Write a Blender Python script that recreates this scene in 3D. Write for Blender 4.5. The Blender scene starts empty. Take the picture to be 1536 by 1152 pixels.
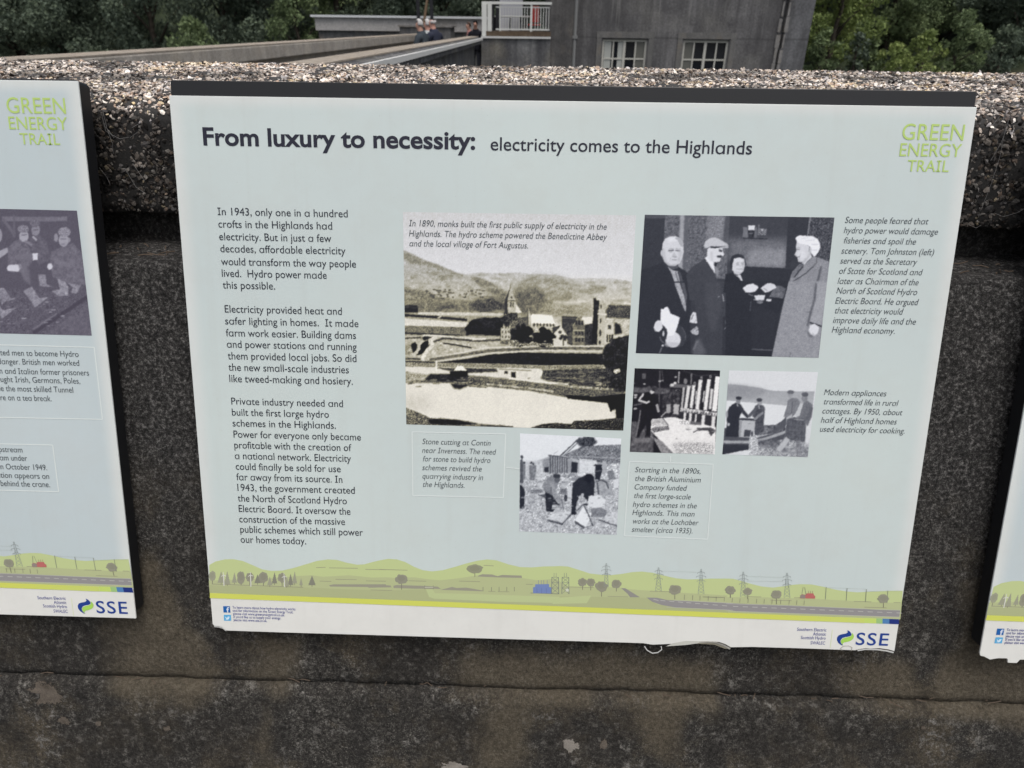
import bpy, bmesh, math, random
import numpy as np
from mathutils import Vector, Matrix, noise as mnoise

random.seed(7)
SC = bpy.context.scene
COL = SC.collection
rad = math.radians

# ------------------------------------------------------------------ camera
F_PX = 1000.0                       # focal length in photo pixels (photo is 1536 x 1152)
CAM = np.array([0.0, 0.0, 1.45])    # eye height above the walkway
BW, TAU = 1.2, rad(16.3)            # board width (m), lean of the boards
CORN = np.array([[253.4, 143.0], [1465.9, 160.5], [1343.0, 975.7], [320.6, 945.4]])


def homog(src, dst):
    A = []
    for (x, y), (u, v) in zip(src, dst):
        A += [[x, y, 1, 0, 0, 0, -u * x, -u * y, -u], [0, 0, 0, x, y, 1, -v * x, -v * y, -v]]
    return np.linalg.svd(np.array(A))[2][-1].reshape(3, 3)


HM = homog([(0, 0), (1, 0), (1, 1), (0, 1)], CORN - np.array([768.0, 576.0]))
_k = np.array([F_PX, F_PX, 1.0])
r1, r2, tt = HM[:, 0] / _k, HM[:, 1] / _k, HM[:, 2] / _k
_s = np.sign(tt[2]) / np.linalg.norm(r1)
r1, r2, tt = r1 * _s, r2 * _s, tt * _s * BW
BH = float(np.linalg.norm(r2) * BW)         # board face height
r2 = r2 / np.linalg.norm(r2)
r2 = r2 - r1 * (r1 @ r2)
r2 /= np.linalg.norm(r2)
nrm = -np.cross(r1, r2)
wZ = -r2 * math.cos(TAU) + nrm * math.sin(TAU)
wY = -r2 * math.sin(TAU) - nrm * math.cos(TAU)
RW = np.array([r1, wY, wZ])                 # camera vector -> world vector
FACE_TL = CAM + RW @ tt
HI = np.linalg.inv(HM)


def uv(px, py):
    """point of the photo lying on the board face -> metres right / down from its top left corner"""
    q = HI @ np.array([px - 768.0, py - 576.0, 1.0])
    return q[0] / q[2] * BW, q[1] / q[2] * BH


def ray(px, py):
    return RW @ np.array([(px - 768.0) / F_PX, (py - 576.0) / F_PX, 1.0])


def on_z(px, py, z):
    d = ray(px, py)
    return Vector(CAM + d * ((z - CAM[2]) / d[2]))


def on_y(px, py, y):
    d = ray(px, py)
    return Vector(CAM + d * ((y - CAM[1]) / d[1]))


cd = bpy.data.cameras.new('camera')
cam = bpy.data.objects.new('camera', cd)
COL.objects.link(cam)
cd.sensor_width, cd.sensor_fit = 36.0, 'HORIZONTAL'
cd.lens = 36.0 * F_PX / 1536.0
cd.clip_start, cd.clip_end = 0.02, 9000
M = np.eye(4)
M[:3, 0], M[:3, 1], M[:3, 2], M[:3, 3] = RW[:, 0], -RW[:, 1], -RW[:, 2], CAM
cam.matrix_world = Matrix(M.tolist())
SC.camera = cam
cd.dof.use_dof = True                       # a phone's small lens, focused on the board
cd.dof.focus_distance = 1.09
cd.dof.aperture_fstop = 8.0

# ------------------------------------------------------------------ light
SUN_EL, SUN_AZ = rad(70), rad(150)          # azimuth measured from +Y towards +X
world = bpy.data.worlds.new('World')
SC.world = world
world.use_nodes = True
nt = world.node_tree
sky = nt.nodes.new('ShaderNodeTexSky')
sky.sky_type = 'NISHITA'
sky.sun_disc = False
sky.sun_elevation = SUN_EL
sky.sun_rotation = SUN_AZ
sky.air_density, sky.dust_density, sky.ozone_density = 1.0, 5.0, 1.0
hs = nt.nodes.new('ShaderNodeHueSaturation')          # overcast: the blue is mostly gone
hs.inputs['Saturation'].default_value = 0.45
nt.links.new(sky.outputs[0], hs.inputs['Color'])
nt.links.new(hs.outputs[0], nt.nodes['Background'].inputs[0])
nt.nodes['Background'].inputs[1].default_value = 0.15
sl = bpy.data.lights.new('sun', 'SUN')
sl.energy, sl.angle, sl.color = 1.4, rad(40), (1.0, 0.97, 0.93)
so = bpy.data.objects.new('sun', sl)
COL.objects.link(so)
sd = Vector((math.sin(SUN_AZ) * math.cos(SUN_EL), math.cos(SUN_AZ) * math.cos(SUN_EL), math.sin(SUN_EL)))
so.rotation_euler = sd.to_track_quat('Z', 'Y').to_euler()
so.location = (0, 0, 20)
SC.view_settings.view_transform = 'Standard'
SC.view_settings.look = 'None'
SC.view_settings.gamma = 1
SC.view_settings.exposure = 0.0
SC.cycles.use_denoising = True
SC.cycles.max_bounces = 6


# ------------------------------------------------------------------ helpers
def s2l(c):
    c = np.asarray(c, float) / 255.0
    return np.where(c <= 0.04045, c / 12.92, ((c + 0.055) / 1.055) ** 2.4)


FACE_K = 0.88       # how bright a white sheet of the board shows in the photo


def ink(r, g, b):
    """ink colour on the sheet whose photographed sRGB value is r,g,b"""
    c = np.clip((s2l((r, g, b)) - 0.012) / FACE_K, 0.004, 0.9)
    return (float(c[0]), float(c[1]), float(c[2]), 1.0)


def tag(o, label=None, cat=None, group=None, kind=None):
    for k, v in (('label', label), ('category', cat), ('group', group), ('kind', kind)):
        if v:
            o[k] = v
    return o


def empty(name, loc=(0, 0, 0), rot=(0, 0, 0)):
    o = bpy.data.objects.new(name, None)
    o.location, o.rotation_euler = loc, rot
    o.empty_display_size = 0.1
    COL.objects.link(o)
    return o


def link(name, me, mat=None, parent=None):
    o = bpy.data.objects.new(name, me)
    COL.objects.link(o)
    if mat:
        me.materials.append(mat)
    if parent:
        o.parent = parent
    return o


def mesh_np(name, V, Fs, mat=None, parent=None, smooth=False, cols=None):
    me = bpy.data.meshes.new(name)
    V = np.asarray(V, np.float32)
    if isinstance(Fs, np.ndarray):
        n, k = Fs.shape
        me.vertices.add(len(V))
        me.vertices.foreach_set('co', V.ravel())
        me.loops.add(n * k)
        me.loops.foreach_set('vertex_index', Fs.astype(np.int32).ravel())
        me.polygons.add(n)
        me.polygons.foreach_set('loop_start', np.arange(0, n * k, k, dtype=np.int32))
        me.polygons.foreach_set('loop_total', np.full(n, k, np.int32))
        me.update(calc_edges=True)
        me.validate()
    else:
        me.from_pydata([tuple(map(float, v)) for v in V], [], Fs)
    if smooth:
        me.polygons.foreach_set('use_smooth', np.ones(len(me.polygons), bool))
    if cols is not None:
        at = me.color_attributes.new('Col', 'FLOAT_COLOR', 'POINT')
        at.data.foreach_set('color', np.asarray(cols, np.float32).ravel())
    return link(name, me, mat, parent)


class MB:
    """collects boxes, tubes, prisms into ONE mesh"""

    def __init__(self):
        self.v, self.f = [], []

    def add(self, vs, fs):
        b = len(self.v)
        self.v += [tuple(v) for v in vs]
        self.f += [tuple(i + b for i in f) for f in fs]

    def box(self, x0, x1, y0, y1, z0, z1):
        self.add([(x0, y0, z0), (x1, y0, z0), (x1, y1, z0), (x0, y1, z0), (x0, y0, z1), (x1, y0, z1), (x1, y1, z1), (x0, y1, z1)],
                 [(0, 3, 2, 1), (4, 5, 6, 7), (0, 1, 5, 4), (1, 2, 6, 5), (2, 3, 7, 6), (3, 0, 4, 7)])

    def tube(self, pts, r, n=6, r1=None):
        pts = [Vector(p) for p in pts]
        rings = []
        for i, p in enumerate(pts):
            d = (pts[min(i + 1, len(pts) - 1)] - pts[max(i - 1, 0)]).normalized()
            a = d.cross(Vector((0.31, 0.2, 0.93))).normalized()
            b = d.cross(a)
            rr = r if r1 is None else r + (r1 - r) * i / (len(pts) - 1)
            rings.append([p + (a * math.cos(t) + b * math.sin(t)) * rr for t in [2 * math.pi * k / n for k in range(n)]])
        vs = [v for rg in rings for v in rg]
        fs = []
        for i in range(len(pts) - 1):
            for k in range(n):
                fs.append((i * n + k, i * n + (k + 1) % n, (i + 1) * n + (k + 1) % n, (i + 1) * n + k))
        fs.append(tuple(range(n - 1, -1, -1)))
        fs.append(tuple(range((len(pts) - 1) * n, len(pts) * n)))
        self.add(vs, fs)

    def prism(self, poly, y0, y1):      # poly in x,z
        n = len(poly)
        self.add([(x, y0, z) for x, z in poly] + [(x, y1, z) for x, z in poly],
                 [tuple(range(n)), tuple(range(2 * n - 1, n - 1, -1))] + [(i, i + n, (i + 1) % n + n, (i + 1) % n) for i in range(n)])

    def build(self, name, mat, parent=None, smooth=False, bevel=0):
        o = mesh_np(name, self.v, self.f, mat, parent, smooth)
        bm = bmesh.new()
        bm.from_mesh(o.data)
        bmesh.ops.recalc_face_normals(bm, faces=bm.faces)
        bm.to_mesh(o.data)
        bm.free()
        if bevel:
            m = o.modifiers.new('bevel', 'BEVEL')
            m.width, m.segments, m.limit_method = bevel, 2, 'ANGLE'
        return o


def new_mat(name):
    m = bpy.data.materials.new(name)
    m.use_nodes = True
    n = m.node_tree.nodes
    return m, m.node_tree, n, n['Principled BSDF']


def flat_mat(name, c, rough=0.6, spec=0.3, metal=0.0):
    m, t, n, p = new_mat(name)
    p.inputs['Base Color'].default_value = (*c[:3], 1)
    p.inputs['Roughness'].default_value = rough
    p.inputs['Specular IOR Level'].default_value = spec
    p.inputs['Metallic'].default_value = metal
    return m


def attr_mat(name, rough=0.35, spec=0.35, attr='Col'):
    m, t, n, p = new_mat(name)
    a = n.new('ShaderNodeAttribute')
    a.attribute_name = attr
    t.links.new(a.outputs['Color'], p.inputs['Base Color'])
    p.inputs['Roughness'].default_value = rough
    p.inputs['Specular IOR Level'].default_value = spec
    return m


def N(t, typ, **kw):
    n = t.nodes.new(typ)
    for k, v in kw.items():
        if k in n.inputs:
            n.inputs[k].default_value = v
        else:
            setattr(n, k, v)
    return n


def ramp(t, src, stops):
    r = t.nodes.new('ShaderNodeValToRGB')
    e = r.color_ramp.elements
    while len(e) < len(stops):
        e.new(0.5)
    for i, (p, c) in enumerate(stops):
        e[i].position = p
        c = (c, c, c) if isinstance(c, (int, float)) else c
        e[i].color = (*c[:3], 1)
    t.links.new(src, r.inputs[0])
    return r.outputs[0]


def mixc(t, fac, a, b, mode='MIX'):
    m = t.nodes.new('ShaderNodeMix')
    m.data_type, m.blend_type = 'RGBA', mode
    for i, s in ((0, fac), (6, a), (7, b)):
        if isinstance(s, (int, float)):
            m.inputs[i].default_value = s
        elif isinstance(s, tuple):
            m.inputs[i].default_value = (*s[:3], 1)
        else:
            t.links.new(s, m.inputs[i])
    return m.outputs[2]


def coords(t, scale=(1, 1, 1)):
    g = t.nodes.new('ShaderNodeNewGeometry')
    mp = t.nodes.new('ShaderNodeMapping')
    mp.inputs['Scale'].default_value = scale
    t.links.new(g.outputs['Position'], mp.inputs[0])
    return mp.outputs[0]


def noise_t(t, vec, scale, detail=4, rough=0.6):
    n = N(t, 'ShaderNodeTexNoise', Scale=scale, Detail=detail, Roughness=rough)
    t.links.new(vec, n.inputs['Vector'])
    return n.outputs[0]


def bump(t, p, h, strength, dist):
    b = N(t, 'ShaderNodeBump', Strength=strength, Distance=dist)
    t.links.new(h, b.inputs['Height'])
    t.links.new(b.outputs[0], p.inputs['Normal'])


def concrete(name, dark, light, scale=2.0, streak=0.6, warm=(0.2, 0.17, 0.13), rough=0.9):
    """weathered concrete with vertical run-off streaks"""
    m, t, n, p = new_mat(name)
    c = coords(t)
    cs = coords(t, (2.6, 2.6, 0.10))
    a = noise_t(t, c, scale, 8, 0.7)
    s = noise_t(t, cs, scale, 5, 0.65)
    f = noise_t(t, c, scale * 14, 4, 0.7)
    base = ramp(t, a, [(0.3, dark), (0.7, light)])
    st = ramp(t, s, [(0.36, 0.0), (0.66, 1.0)])
    base = mixc(t, st, mixc(t, streak, base, dark), base)
    base = mixc(t, ramp(t, noise_t(t, c, scale * 0.6, 3), [(0.5, 0.0), (0.75, 0.55)]), base, warm)
    base = mixc(t, 0.35, base, ramp(t, f, [(0.3, 0.05), (0.7, 0.9)]), 'OVERLAY')
    t.links.new(base, p.inputs['Base Color'])
    p.inputs['Roughness'].default_value = rough
    p.inputs['Specular IOR Level'].default_value = 0.2
    bump(t, p, f, 0.5, 0.01)
    return m


# ------------------------------------------------------------------ the setting
M_terr = concrete('terrace_concrete', (0.10, 0.095, 0.09), (0.22, 0.21, 0.19), 3, 0.2)
mb = MB()
mb.box(-16, 16, -14, 1.3, -1.4, 0.0)
tag(mb.build('pavement', M_terr), kind='structure')

m, t, n, p = new_mat('loch_water')
p.inputs['Base Color'].default_value = (0.012, 0.018, 0.016, 1)
p.inputs['Roughness'].default_value = 0.06
bump(t, p, noise_t(t, coords(t), 1.6, 3), 0.25, 0.05)
mesh_np('water', [(-4000, -4000, -1.45), (4000, -4000, -1.45), (4000, 4000, -1.45), (-4000, 4000, -1.45)], [(0, 1, 2, 3)], m)
tag(bpy.data.objects['water'], kind='structure')

# far bank: earth slope that climbs away from the water under the wood
m, t, n, p = new_mat('bank_earth')
c = coords(t)
zc = t.nodes.new('ShaderNodeSeparateXYZ')
t.links.new(c, zc.inputs[0])
nz = noise_t(t, c, 0.9, 6, 0.7)
green = ramp(t, noise_t(t, c, 2.5, 5, 0.7), [(0.35, (0.012, 0.02, 0.008)), (0.7, (0.035, 0.05, 0.018))])
brown = ramp(t, nz, [(0.3, (0.03, 0.022, 0.015)), (0.7, (0.09, 0.068, 0.045))])
mr = N(t, 'ShaderNodeMapRange')
mr.inputs['From Min'].default_value, mr.inputs['From Max'].default_value = -1.2, -0.5
t.links.new(zc.outputs[2], mr.inputs[0])
t.links.new(mixc(t, mr.outputs[0], brown, green), p.inputs['Base Color'])
p.inputs['Roughness'].default_value = 0.95
vs, nx, ny = [], 60, 24
for j in range(ny):
    y = 45 + 75 * (j / (ny - 1)) ** 1.4
    for i in range(nx):
        x = -110 + 220 * i / (nx - 1)
        h = -1.7 + 0.9 * min(1, (y - 45) / 3) + max(0, y - 47) * 0.42
        h += mnoise.noise((x * .12, y * .12, 0)) * min(1.6, 0.25 + (y - 45) * .08)
        vs.append((x, y + 2.5 * mnoise.noise((x * .07, 0, 5)) - (6 if x < -8 else 0) * min(1, (-8 - x) / 10 if x < -8 else 0), h))
fs = np.array([(j * nx + i, j * nx + i + 1, (j + 1) * nx + i + 1, (j + 1) * nx + i) for j in range(ny - 1) for i in range(nx - 1)])
tag(mesh_np('hillside', vs, fs, m, smooth=True), kind='structure')


# ------------------------------------------------------------------ trees
def leaf_mat(name, a, b, cc):
    m, t, n, p = new_mat(name)
    at = n.new('ShaderNodeAttribute')
    at.attribute_name = 'Col'
    sep = n.new('ShaderNodeSeparateColor')
    t.links.new(at.outputs['Color'], sep.inputs[0])
    base = ramp(t, sep.outputs[0], [(0.0, a), (0.55, b), (1.0, cc)])
    t.links.new(base, p.inputs['Base Color'])
    p.inputs['Roughness'].default_value = 0.7
    p.inputs['Specular IOR Level'].default_value = 0.25
    tr = N(t, 'ShaderNodeBsdfTranslucent')
    t.links.new(base, tr.inputs[0])
    ms = N(t, 'ShaderNodeMixShader')
    ms.inputs[0].default_value = 0.25
    t.links.new(p.outputs[0], ms.inputs[1])
    t.links.new(tr.outputs[0], ms.inputs[2])
    t.links.new(ms.outputs[0], n['Material Output'].inputs[0])
    return m


M_leaf_dark = leaf_mat('leaf_dark', (0.06, 0.08, 0.06), (0.10, 0.13, 0.092), (0.16, 0.20, 0.13))
M_leaf_mid = leaf_mat('leaf_mid', (0.085, 0.115, 0.06), (0.15, 0.20, 0.095), (0.24, 0.30, 0.14))
M_leaf_light = leaf_mat('leaf_light', (0.11, 0.15, 0.05), (0.21, 0.27, 0.085), (0.33, 0.38, 0.14))
M_bark = concrete('bark', (0.03, 0.025, 0.02), (0.09, 0.075, 0.06), 6, 0.3)
RNG = np.random.default_rng(11)


def leaf_cloud(centres, radii, per, size, droop=0.0, flat=0.75):
    """leaf sized quads filling clumps; returns verts, faces, colours"""
    V, C = [], []
    for (c, r) in zip(centres, radii):
        k = int(per * (r ** 2))
        d = RNG.normal(size=(k, 3))
        d /= np.linalg.norm(d, axis=1)[:, None]
        rr = r * RNG.uniform(0.35, 1.0, k) ** 0.6
        pos = d * rr[:, None] * np.array([1, 1, flat]) + np.asarray(c)
        pos[:, 2] -= droop * RNG.uniform(0, 1, k) ** 2 * r
        a = RNG.normal(size=(k, 3))
        a[:, 2] -= droop * 1.5
        a /= np.linalg.norm(a, axis=1)[:, None]
        b = np.cross(a, RNG.normal(size=(k, 3)))
        b /= np.linalg.norm(b, axis=1)[:, None]
        s = size * RNG.uniform(0.6, 1.5, k)[:, None]
        q = np.stack([pos - a * s, pos - b * s * 0.55, pos + a * s, pos + b * s * 0.55], 1)
        V.append(q.reshape(-1, 3))
        tone = np.clip(RNG.uniform(0, 1) * 0.55 + RNG.normal(0.22, 0.16, k), 0, 1)
        C.append(np.repeat(np.stack([tone, tone, tone, np.ones(k)], 1), 4, 0))
    V, C = np.concatenate(V), np.concatenate(C)
    return V, np.arange(len(V)).reshape(-1, 4), C


def make_tree(x, y, z, h, w, mat, label, name='broadleaf_tree', droop=0.0, per=560, size=0.085, low=0.12, seed=0, cat='tree'):
    rnd = random.Random(seed)
    root = empty(name, (x, y, z))
    tag(root, label, cat, 'trees on the far bank')
    mb = MB()
    tr = 0.02 * h + 0.05
    top = h * 0.8
    pts = [(0, 0, -0.4)]
    for k in range(1, 6):
        pts.append((rnd.uniform(-.05, .05) * h * k / 6, rnd.uniform(-.05, .05) * h * k / 6, top * k / 5))
    mb.tube(pts, tr, 7, tr * 0.25)
    cs, rs = [], []
    n = int(20 + 3.2 * h)
    for k in range(n):
        f = low + (1 - low) * ((k + rnd.random()) / n)
        prof = math.sin(math.pi * min(1, (f * 0.86 + 0.16))) ** 0.7
        ang = rnd.uniform(0, 2 * math.pi)
        rr = w * prof * math.sqrt(rnd.random())
        c = (math.cos(ang) * rr, math.sin(ang) * rr, h * f)
        cs.append(c)
        rs.append(w * rnd.uniform(0.24, 0.42))
        if k % 3 == 0:
            zb = max(0.1, c[2] - 0.25 * h)
            mb.tube([(0, 0, zb), (c[0] * .5, c[1] * .5, zb + (c[2] - zb) * .6), c], tr * 0.4, 5, tr * 0.08)
    mb.build('trunk', M_bark, root, True)
    V, Fq, C = leaf_cloud(cs, rs, per, size, droop)
    mesh_np('crown', V, Fq, mat, root, cols=C)
    return root


def bank_z(x, y):
    return -0.9 + max(0, y - 48) * 0.42


RIGHT = [  # px, base depth y, height, half width, kind, label
    (1250, 46.0, 7.5, 2.2, 'l', 'bright green leafy tree right beside the concrete building'),
    (1225, 50.0, 9.0, 2.6, 'm', 'tall mid green tree rising behind the corner of the concrete building'),
    (1330, 50.0, 8.0, 2.6, 'm', 'deep green tree between the bright tree and the round olive bush'),
    (1405, 52.0, 9.0, 3.0, 'm', 'broad green tree above the bushes at the water'),
    (1470, 50.5, 8.5, 2.6, 'd', 'dark tree behind the round olive bush at right'),
    (1530, 48.5, 8.0, 2.4, 'd', 'darkest tree at the right edge above the coping'),
    (1600, 50.0, 8.5, 2.6, 'm', 'green tree past the right edge of the bank'),
]
for k, (px, y, h, w, kd, lab) in enumerate(RIGHT):
    q = on_y(px, 60, y)
    make_tree(q.x, y, bank_z(q.x, y), h, w, {'l': M_leaf_light, 'm': M_leaf_mid, 'd': M_leaf_dark}[kd], lab, seed=k + 3)
BUSH = [(1305, 44.9, 2.0, 0.9, 'm', 'low green bush at the water left of the paler bushes'),
        (1340, 44.4, 1.7, 1.0, 'l', 'pale green bush low on the brown bank'),
        (1385, 44.6, 2.3, 1.1, 'l', 'yellow green bush left of the round olive bush'),
        (1432, 45.2, 3.4, 1.5, 'm', 'large round olive bush overhanging the bank'),
        (1500, 45.2, 2.6, 1.3, 'd', 'dark green bush low at the right edge'),
        (1232, 44.6, 2.4, 1.0, 'm', 'shaded bush at the foot of the concrete building'),
        (1282, 44.5, 2.2, 0.8, 'd', 'small dark bush under the bright green tree')]
for k, (px, y, h, w, kd, lab) in enumerate(BUSH):
    q = on_y(px, 90, y)
    make_tree(q.x, y, -0.95, h, w, {'l': M_leaf_light, 'm': M_leaf_mid, 'd': M_leaf_dark}[kd], lab, 'bush', seed=k + 40, low=0.05,
              size=0.09, per=420, cat='bush')
LEFT = [(-60, 44, 9, 3.2, 'dark spreading tree at the far left of the bank'),
        (30, 42, 8.5, 2.8, 'very dark tree above the left board'),
        (100, 41, 5.5, 2.4, 'rounded dark tree in front of the taller wood at left'),
        (165, 44, 9, 3.0, 'dark tree with hanging twigs above the gap between the boards'),
        (235, 42, 8, 2.4, 'dark tree left of the pale weeping tree'),
        (290, 39, 3.2, 1.3, 'small yellowish weeping tree above the left parapet'),
        (345, 43, 9, 2.8, 'dark weeping tree over the start of the parapet'),
        (410, 42, 8.5, 2.6, 'dark tree left of the long concrete wall'),
        (450, 40, 5, 1.6, 'green tree beside the end of the long concrete wall'),
        (510, 44, 9, 2.4, 'greyish weeping tree over the long concrete wall'),
        (575, 45, 9, 2.8, 'dark tree behind the long concrete wall and dark posts'),
        (660, 46, 9, 2.8, 'dark tree behind the people at the parapet'),
        (715, 45, 9, 2.6, 'dark tree left of the white railing'),
        (790, 46, 10, 3, 'dark tree behind the white railing')]
for k, (px, y, h, w, lab) in enumerate(LEFT):
    q = on_y(px, 60, y)
    mt = M_leaf_mid if ('yellowish' in lab or 'greyish' in lab or 'green tree' in lab) else M_leaf_dark
    make_tree(q.x, y, -1.6, h, w, mt, lab, droop=0.9 if ('weep' in lab or 'hang' in lab) else 0.35, seed=k + 70)
# the wood behind: one mass nobody could count
cs, rs = [], []
for k in range(420):
    x = RNG.uniform(-75, 70)
    y = RNG.uniform(51, 64)
    cs.append((x, y, bank_z(x, y) + RNG.uniform(0.2, 7.5)))
    rs.append(RNG.uniform(1.1, 2.2))
V, Fq, C = leaf_cloud(cs, rs, 55, 0.24, 0.3)
tag(mesh_np('wood', V, Fq, M_leaf_dark, cols=C * 0.8), kind='stuff')

# ------------------------------------------------------------------ dam crest walls, building
M_wallA = concrete('parapet_concrete', (0.26, 0.24, 0.21), (0.52, 0.48, 0.43), 5, 0.5, (0.45, 0.39, 0.31))
M_sand = concrete('parapet_top', (0.22, 0.19, 0.155), (0.42, 0.37, 0.31), 9, 0.1, (0.36, 0.29, 0.21))
M_dark = concrete('dark_concrete', (0.075, 0.075, 0.08), (0.27, 0.27, 0.265), 2.2, 0.85, (0.22, 0.2, 0.155))
M_ledge = flat_mat('pale_ledge', (0.58, 0.58, 0.56), 0.7)
M_build = concrete('building_render', (0.075, 0.073, 0.075), (0.27, 0.265, 0.265), 1.5, 0.85, (0.20, 0.195, 0.18))
M_build2 = concrete('building_render_dark', (0.085, 0.086, 0.091), (0.21, 0.212, 0.22), 1.4, 0.6, (0.12, 0.125, 0.13))
for m_ in (M_build, M_build2):
    t_ = m_.node_tree
    p_ = t_.nodes['Principled BSDF']
    old = p_.inputs['Base Color'].links[0].from_socket
    sp_ = t_.nodes.new('ShaderNodeSeparateXYZ')
    t_.links.new(coords(t_), sp_.inputs[0])
    md_ = N(t_, 'ShaderNodeMath', operation='PINGPONG')
    t_.links.new(sp_.outputs[2], md_.inputs[0])
    md_.inputs[1].default_value = 0.62
    jl = ramp(t_, md_.outputs[0], [(0.0, 0.55), (0.035, 0.0)])
    b_ = mixc(t_, jl, old, (0.05, 0.05, 0.05))
    damp = noise_t(t_, coords(t_, (1.3, 1.3, 0.35)), 1.1, 5, 0.7)
    b_ = mixc(t_, ramp(t_, damp, [(0.46, 0.0), (0.62, 0.5)]), b_, (0.055, 0.054, 0.056))
    pale = noise_t(t_, coords(t_, (6.0, 6.0, 0.25)), 1.4, 4, 0.6)
    b_ = mixc(t_, ramp(t_, pale, [(0.60, 0.0), (0.72, 0.45)]), b_, (0.34, 0.335, 0.32))
    t_.links.new(b_, p_.inputs['Base Color'])
M_pale = concrete('pale_concrete', (0.16, 0.155, 0.15), (0.34, 0.33, 0.32), 5, 0.5)
M_white = flat_mat('white_paint', (0.62, 0.63, 0.6), 0.5)
M_metal_dark = flat_mat('dark_metal', (0.02, 0.021, 0.025), 0.5)


def parapet(name, label, x0, x1, y0, y1, ztop, over=0.05, parts_side=1, wallmat=M_wallA, body_in=0.11):
    r = empty(name, ((x0 + x1) / 2, (y0 + y1) / 2, 0))
    tag(r, label, 'wall')
    cx, cy = r.location.x, r.location.y
    mb = MB()
    mb.box(x0 - cx, x1 - cx, y0 - cy, y1 - cy, ztop - 0.17, ztop - 0.012)
    o = mb.build('coping', wallmat, r, bevel=0.015)
    mb = MB()
    mb.box(x0 - cx + .005, x1 - cx - .005, y0 - cy + .005, y1 - cy - .005, ztop - 0.012, ztop)
    mb.build('coping_top', M_sand, r)
    mb = MB()
    mb.box(x0 - cx + body_in, x1 - cx - body_in, y0 - cy + .02, y1 - cy - .02, -1.6, ztop - 0.17)
    mb.build('wall_body', wallmat, r)
    return r, mb


ZT = CAM[2] - 0.22
parapet('parapet_wall', 'long weathered parapet wall, the farther one, with two people leaning over it', -3.62, -3.25, 3.0, 25.5, ZT)
rB, _ = parapet('parapet_wall', 'sandy topped parapet wall with a pale ledge along its side, ending at the white railing', -1.60, -1.33, 3.0, 18.6, ZT,
                wallmat=M_dark)
mb = MB()
mb.box(0.137, 0.20, -7.8, 7.74, ZT - 0.16, ZT - 0.028)
mb.build('side_shelf', M_dark, rB)
mb = MB()
mb.box(0.202, 0.245, -7.8, 7.74, ZT - 0.085, ZT - 0.035)
mb.build('side_ledge', M_ledge, rB)
# crest walkway slab
mb = MB()
mb.box(-3.19, -1.66, 3.0, 30, -1.5, 0.0)
tag(mb.build('path', M_terr), kind='structure')
# cross wall below the railing
y_c = 18.62
pL, pR = on_y(729, 54, y_c), on_y(826, 54, y_c)
r = empty('railing_wall', ((pL.x + pR.x) / 2, y_c, 0))
tag(r, 'streaky dark concrete wall under the white railing, left of the building', 'wall')
mb = MB()
mb.box(pL.x - r.location.x - .12, pR.x - r.location.x, 0, 0.3, -1.6, pL.z)
mb.build('wall_body', M_dark, r)
mb = MB()
mb.box(pL.x - r.location.x - .12, pR.x - r.location.x, -0.05, 0.0, pL.z - 0.045, pL.z - 0.005)
mb.build('ledge', M_ledge, r)
mb = MB()
mb.box(pL.x - r.location.x, pR.x - r.location.x, 0.002, 4.5, pL.z + 0.002, pL.z + 0.11)
mb.build('kerb', concrete('mossy_kerb', (0.05, 0.035, 0.025), (0.16, 0.12, 0.08), 4, 0.2), r)
# white railing
zr0 = on_y(760, 44, y_c).z
zr1 = on_y(760, 4.5, y_c).z
zr2 = on_y(760, 10.5, y_c).z
ra = empty('railing', (pL.x, y_c + 0.06, pL.z + .1))
tag(ra, 'white painted metal railing with thin upright bars beside the building', 'railing')
L = pR.x - pL.x


def rbox(nm, x0, x1, z0, z1, d=0.03, y=0.0):
    mb = MB()
    mb.box(x0, x1, y - d, y + d, z0 - pL.z - .1, z1 - pL.z - .1)
    return mb.build(nm, M_white, ra)


rbox('handrail', -0.1, L, zr1 - 0.025, zr1 + 0.03, 0.04)
rbox('top_bar', 0.24, L, zr2 - 0.012, zr2 + 0.012, 0.012)
rbox('bottom_rail', 0.24, L, zr0 - 0.015, zr0 + 0.015, 0.015)
rbox('post', -0.1, 0.02, pL.z + .0, zr1 - .025, 0.05)
rbox('post', 0.04, 0.14, pL.z + .1, zr1 - .025, 0.04)
rbox('post', on_y(797, 20, y_c).x - pL.x - .025, on_y(797, 20, y_c).x - pL.x + .025, pL.z + .1, zr1 - .025, 0.03)
rbox('post', 0.33, 0.365, pL.z + .1, zr1 - .025, 0.02)
k = 0.42
while k < L:
    if abs(k - (on_y(797, 20, y_c).x - pL.x)) > 0.05:
        rbox('baluster', k - 0.008, k + 0.008, zr0 + .015, zr2 - .012, 0.008)
    k += 0.066
# pale sign panel, tables, red chair behind the railing
q = on_y(765, 2, 21.5)
bx = empty('panel_board', (q.x, 21.5, 0.2))
tag(bx, 'pale blank board standing behind the white railing', 'board')
mb = MB()
mb.box(-0.36, 0.36, -0.02, 0.02, 0.85, 2.0)
mb.build('panel', flat_mat('pale_board', (0.5, 0.5, 0.54), 0.5), bx, bevel=.006)
mb = MB()
mb.box(-0.30, -0.25, 0.02, 0.07, 0, 1.9)
mb.box(0.25, 0.30, 0.02, 0.07, 0, 1.9)
mb.build('leg', M_metal_dark, bx)


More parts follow.
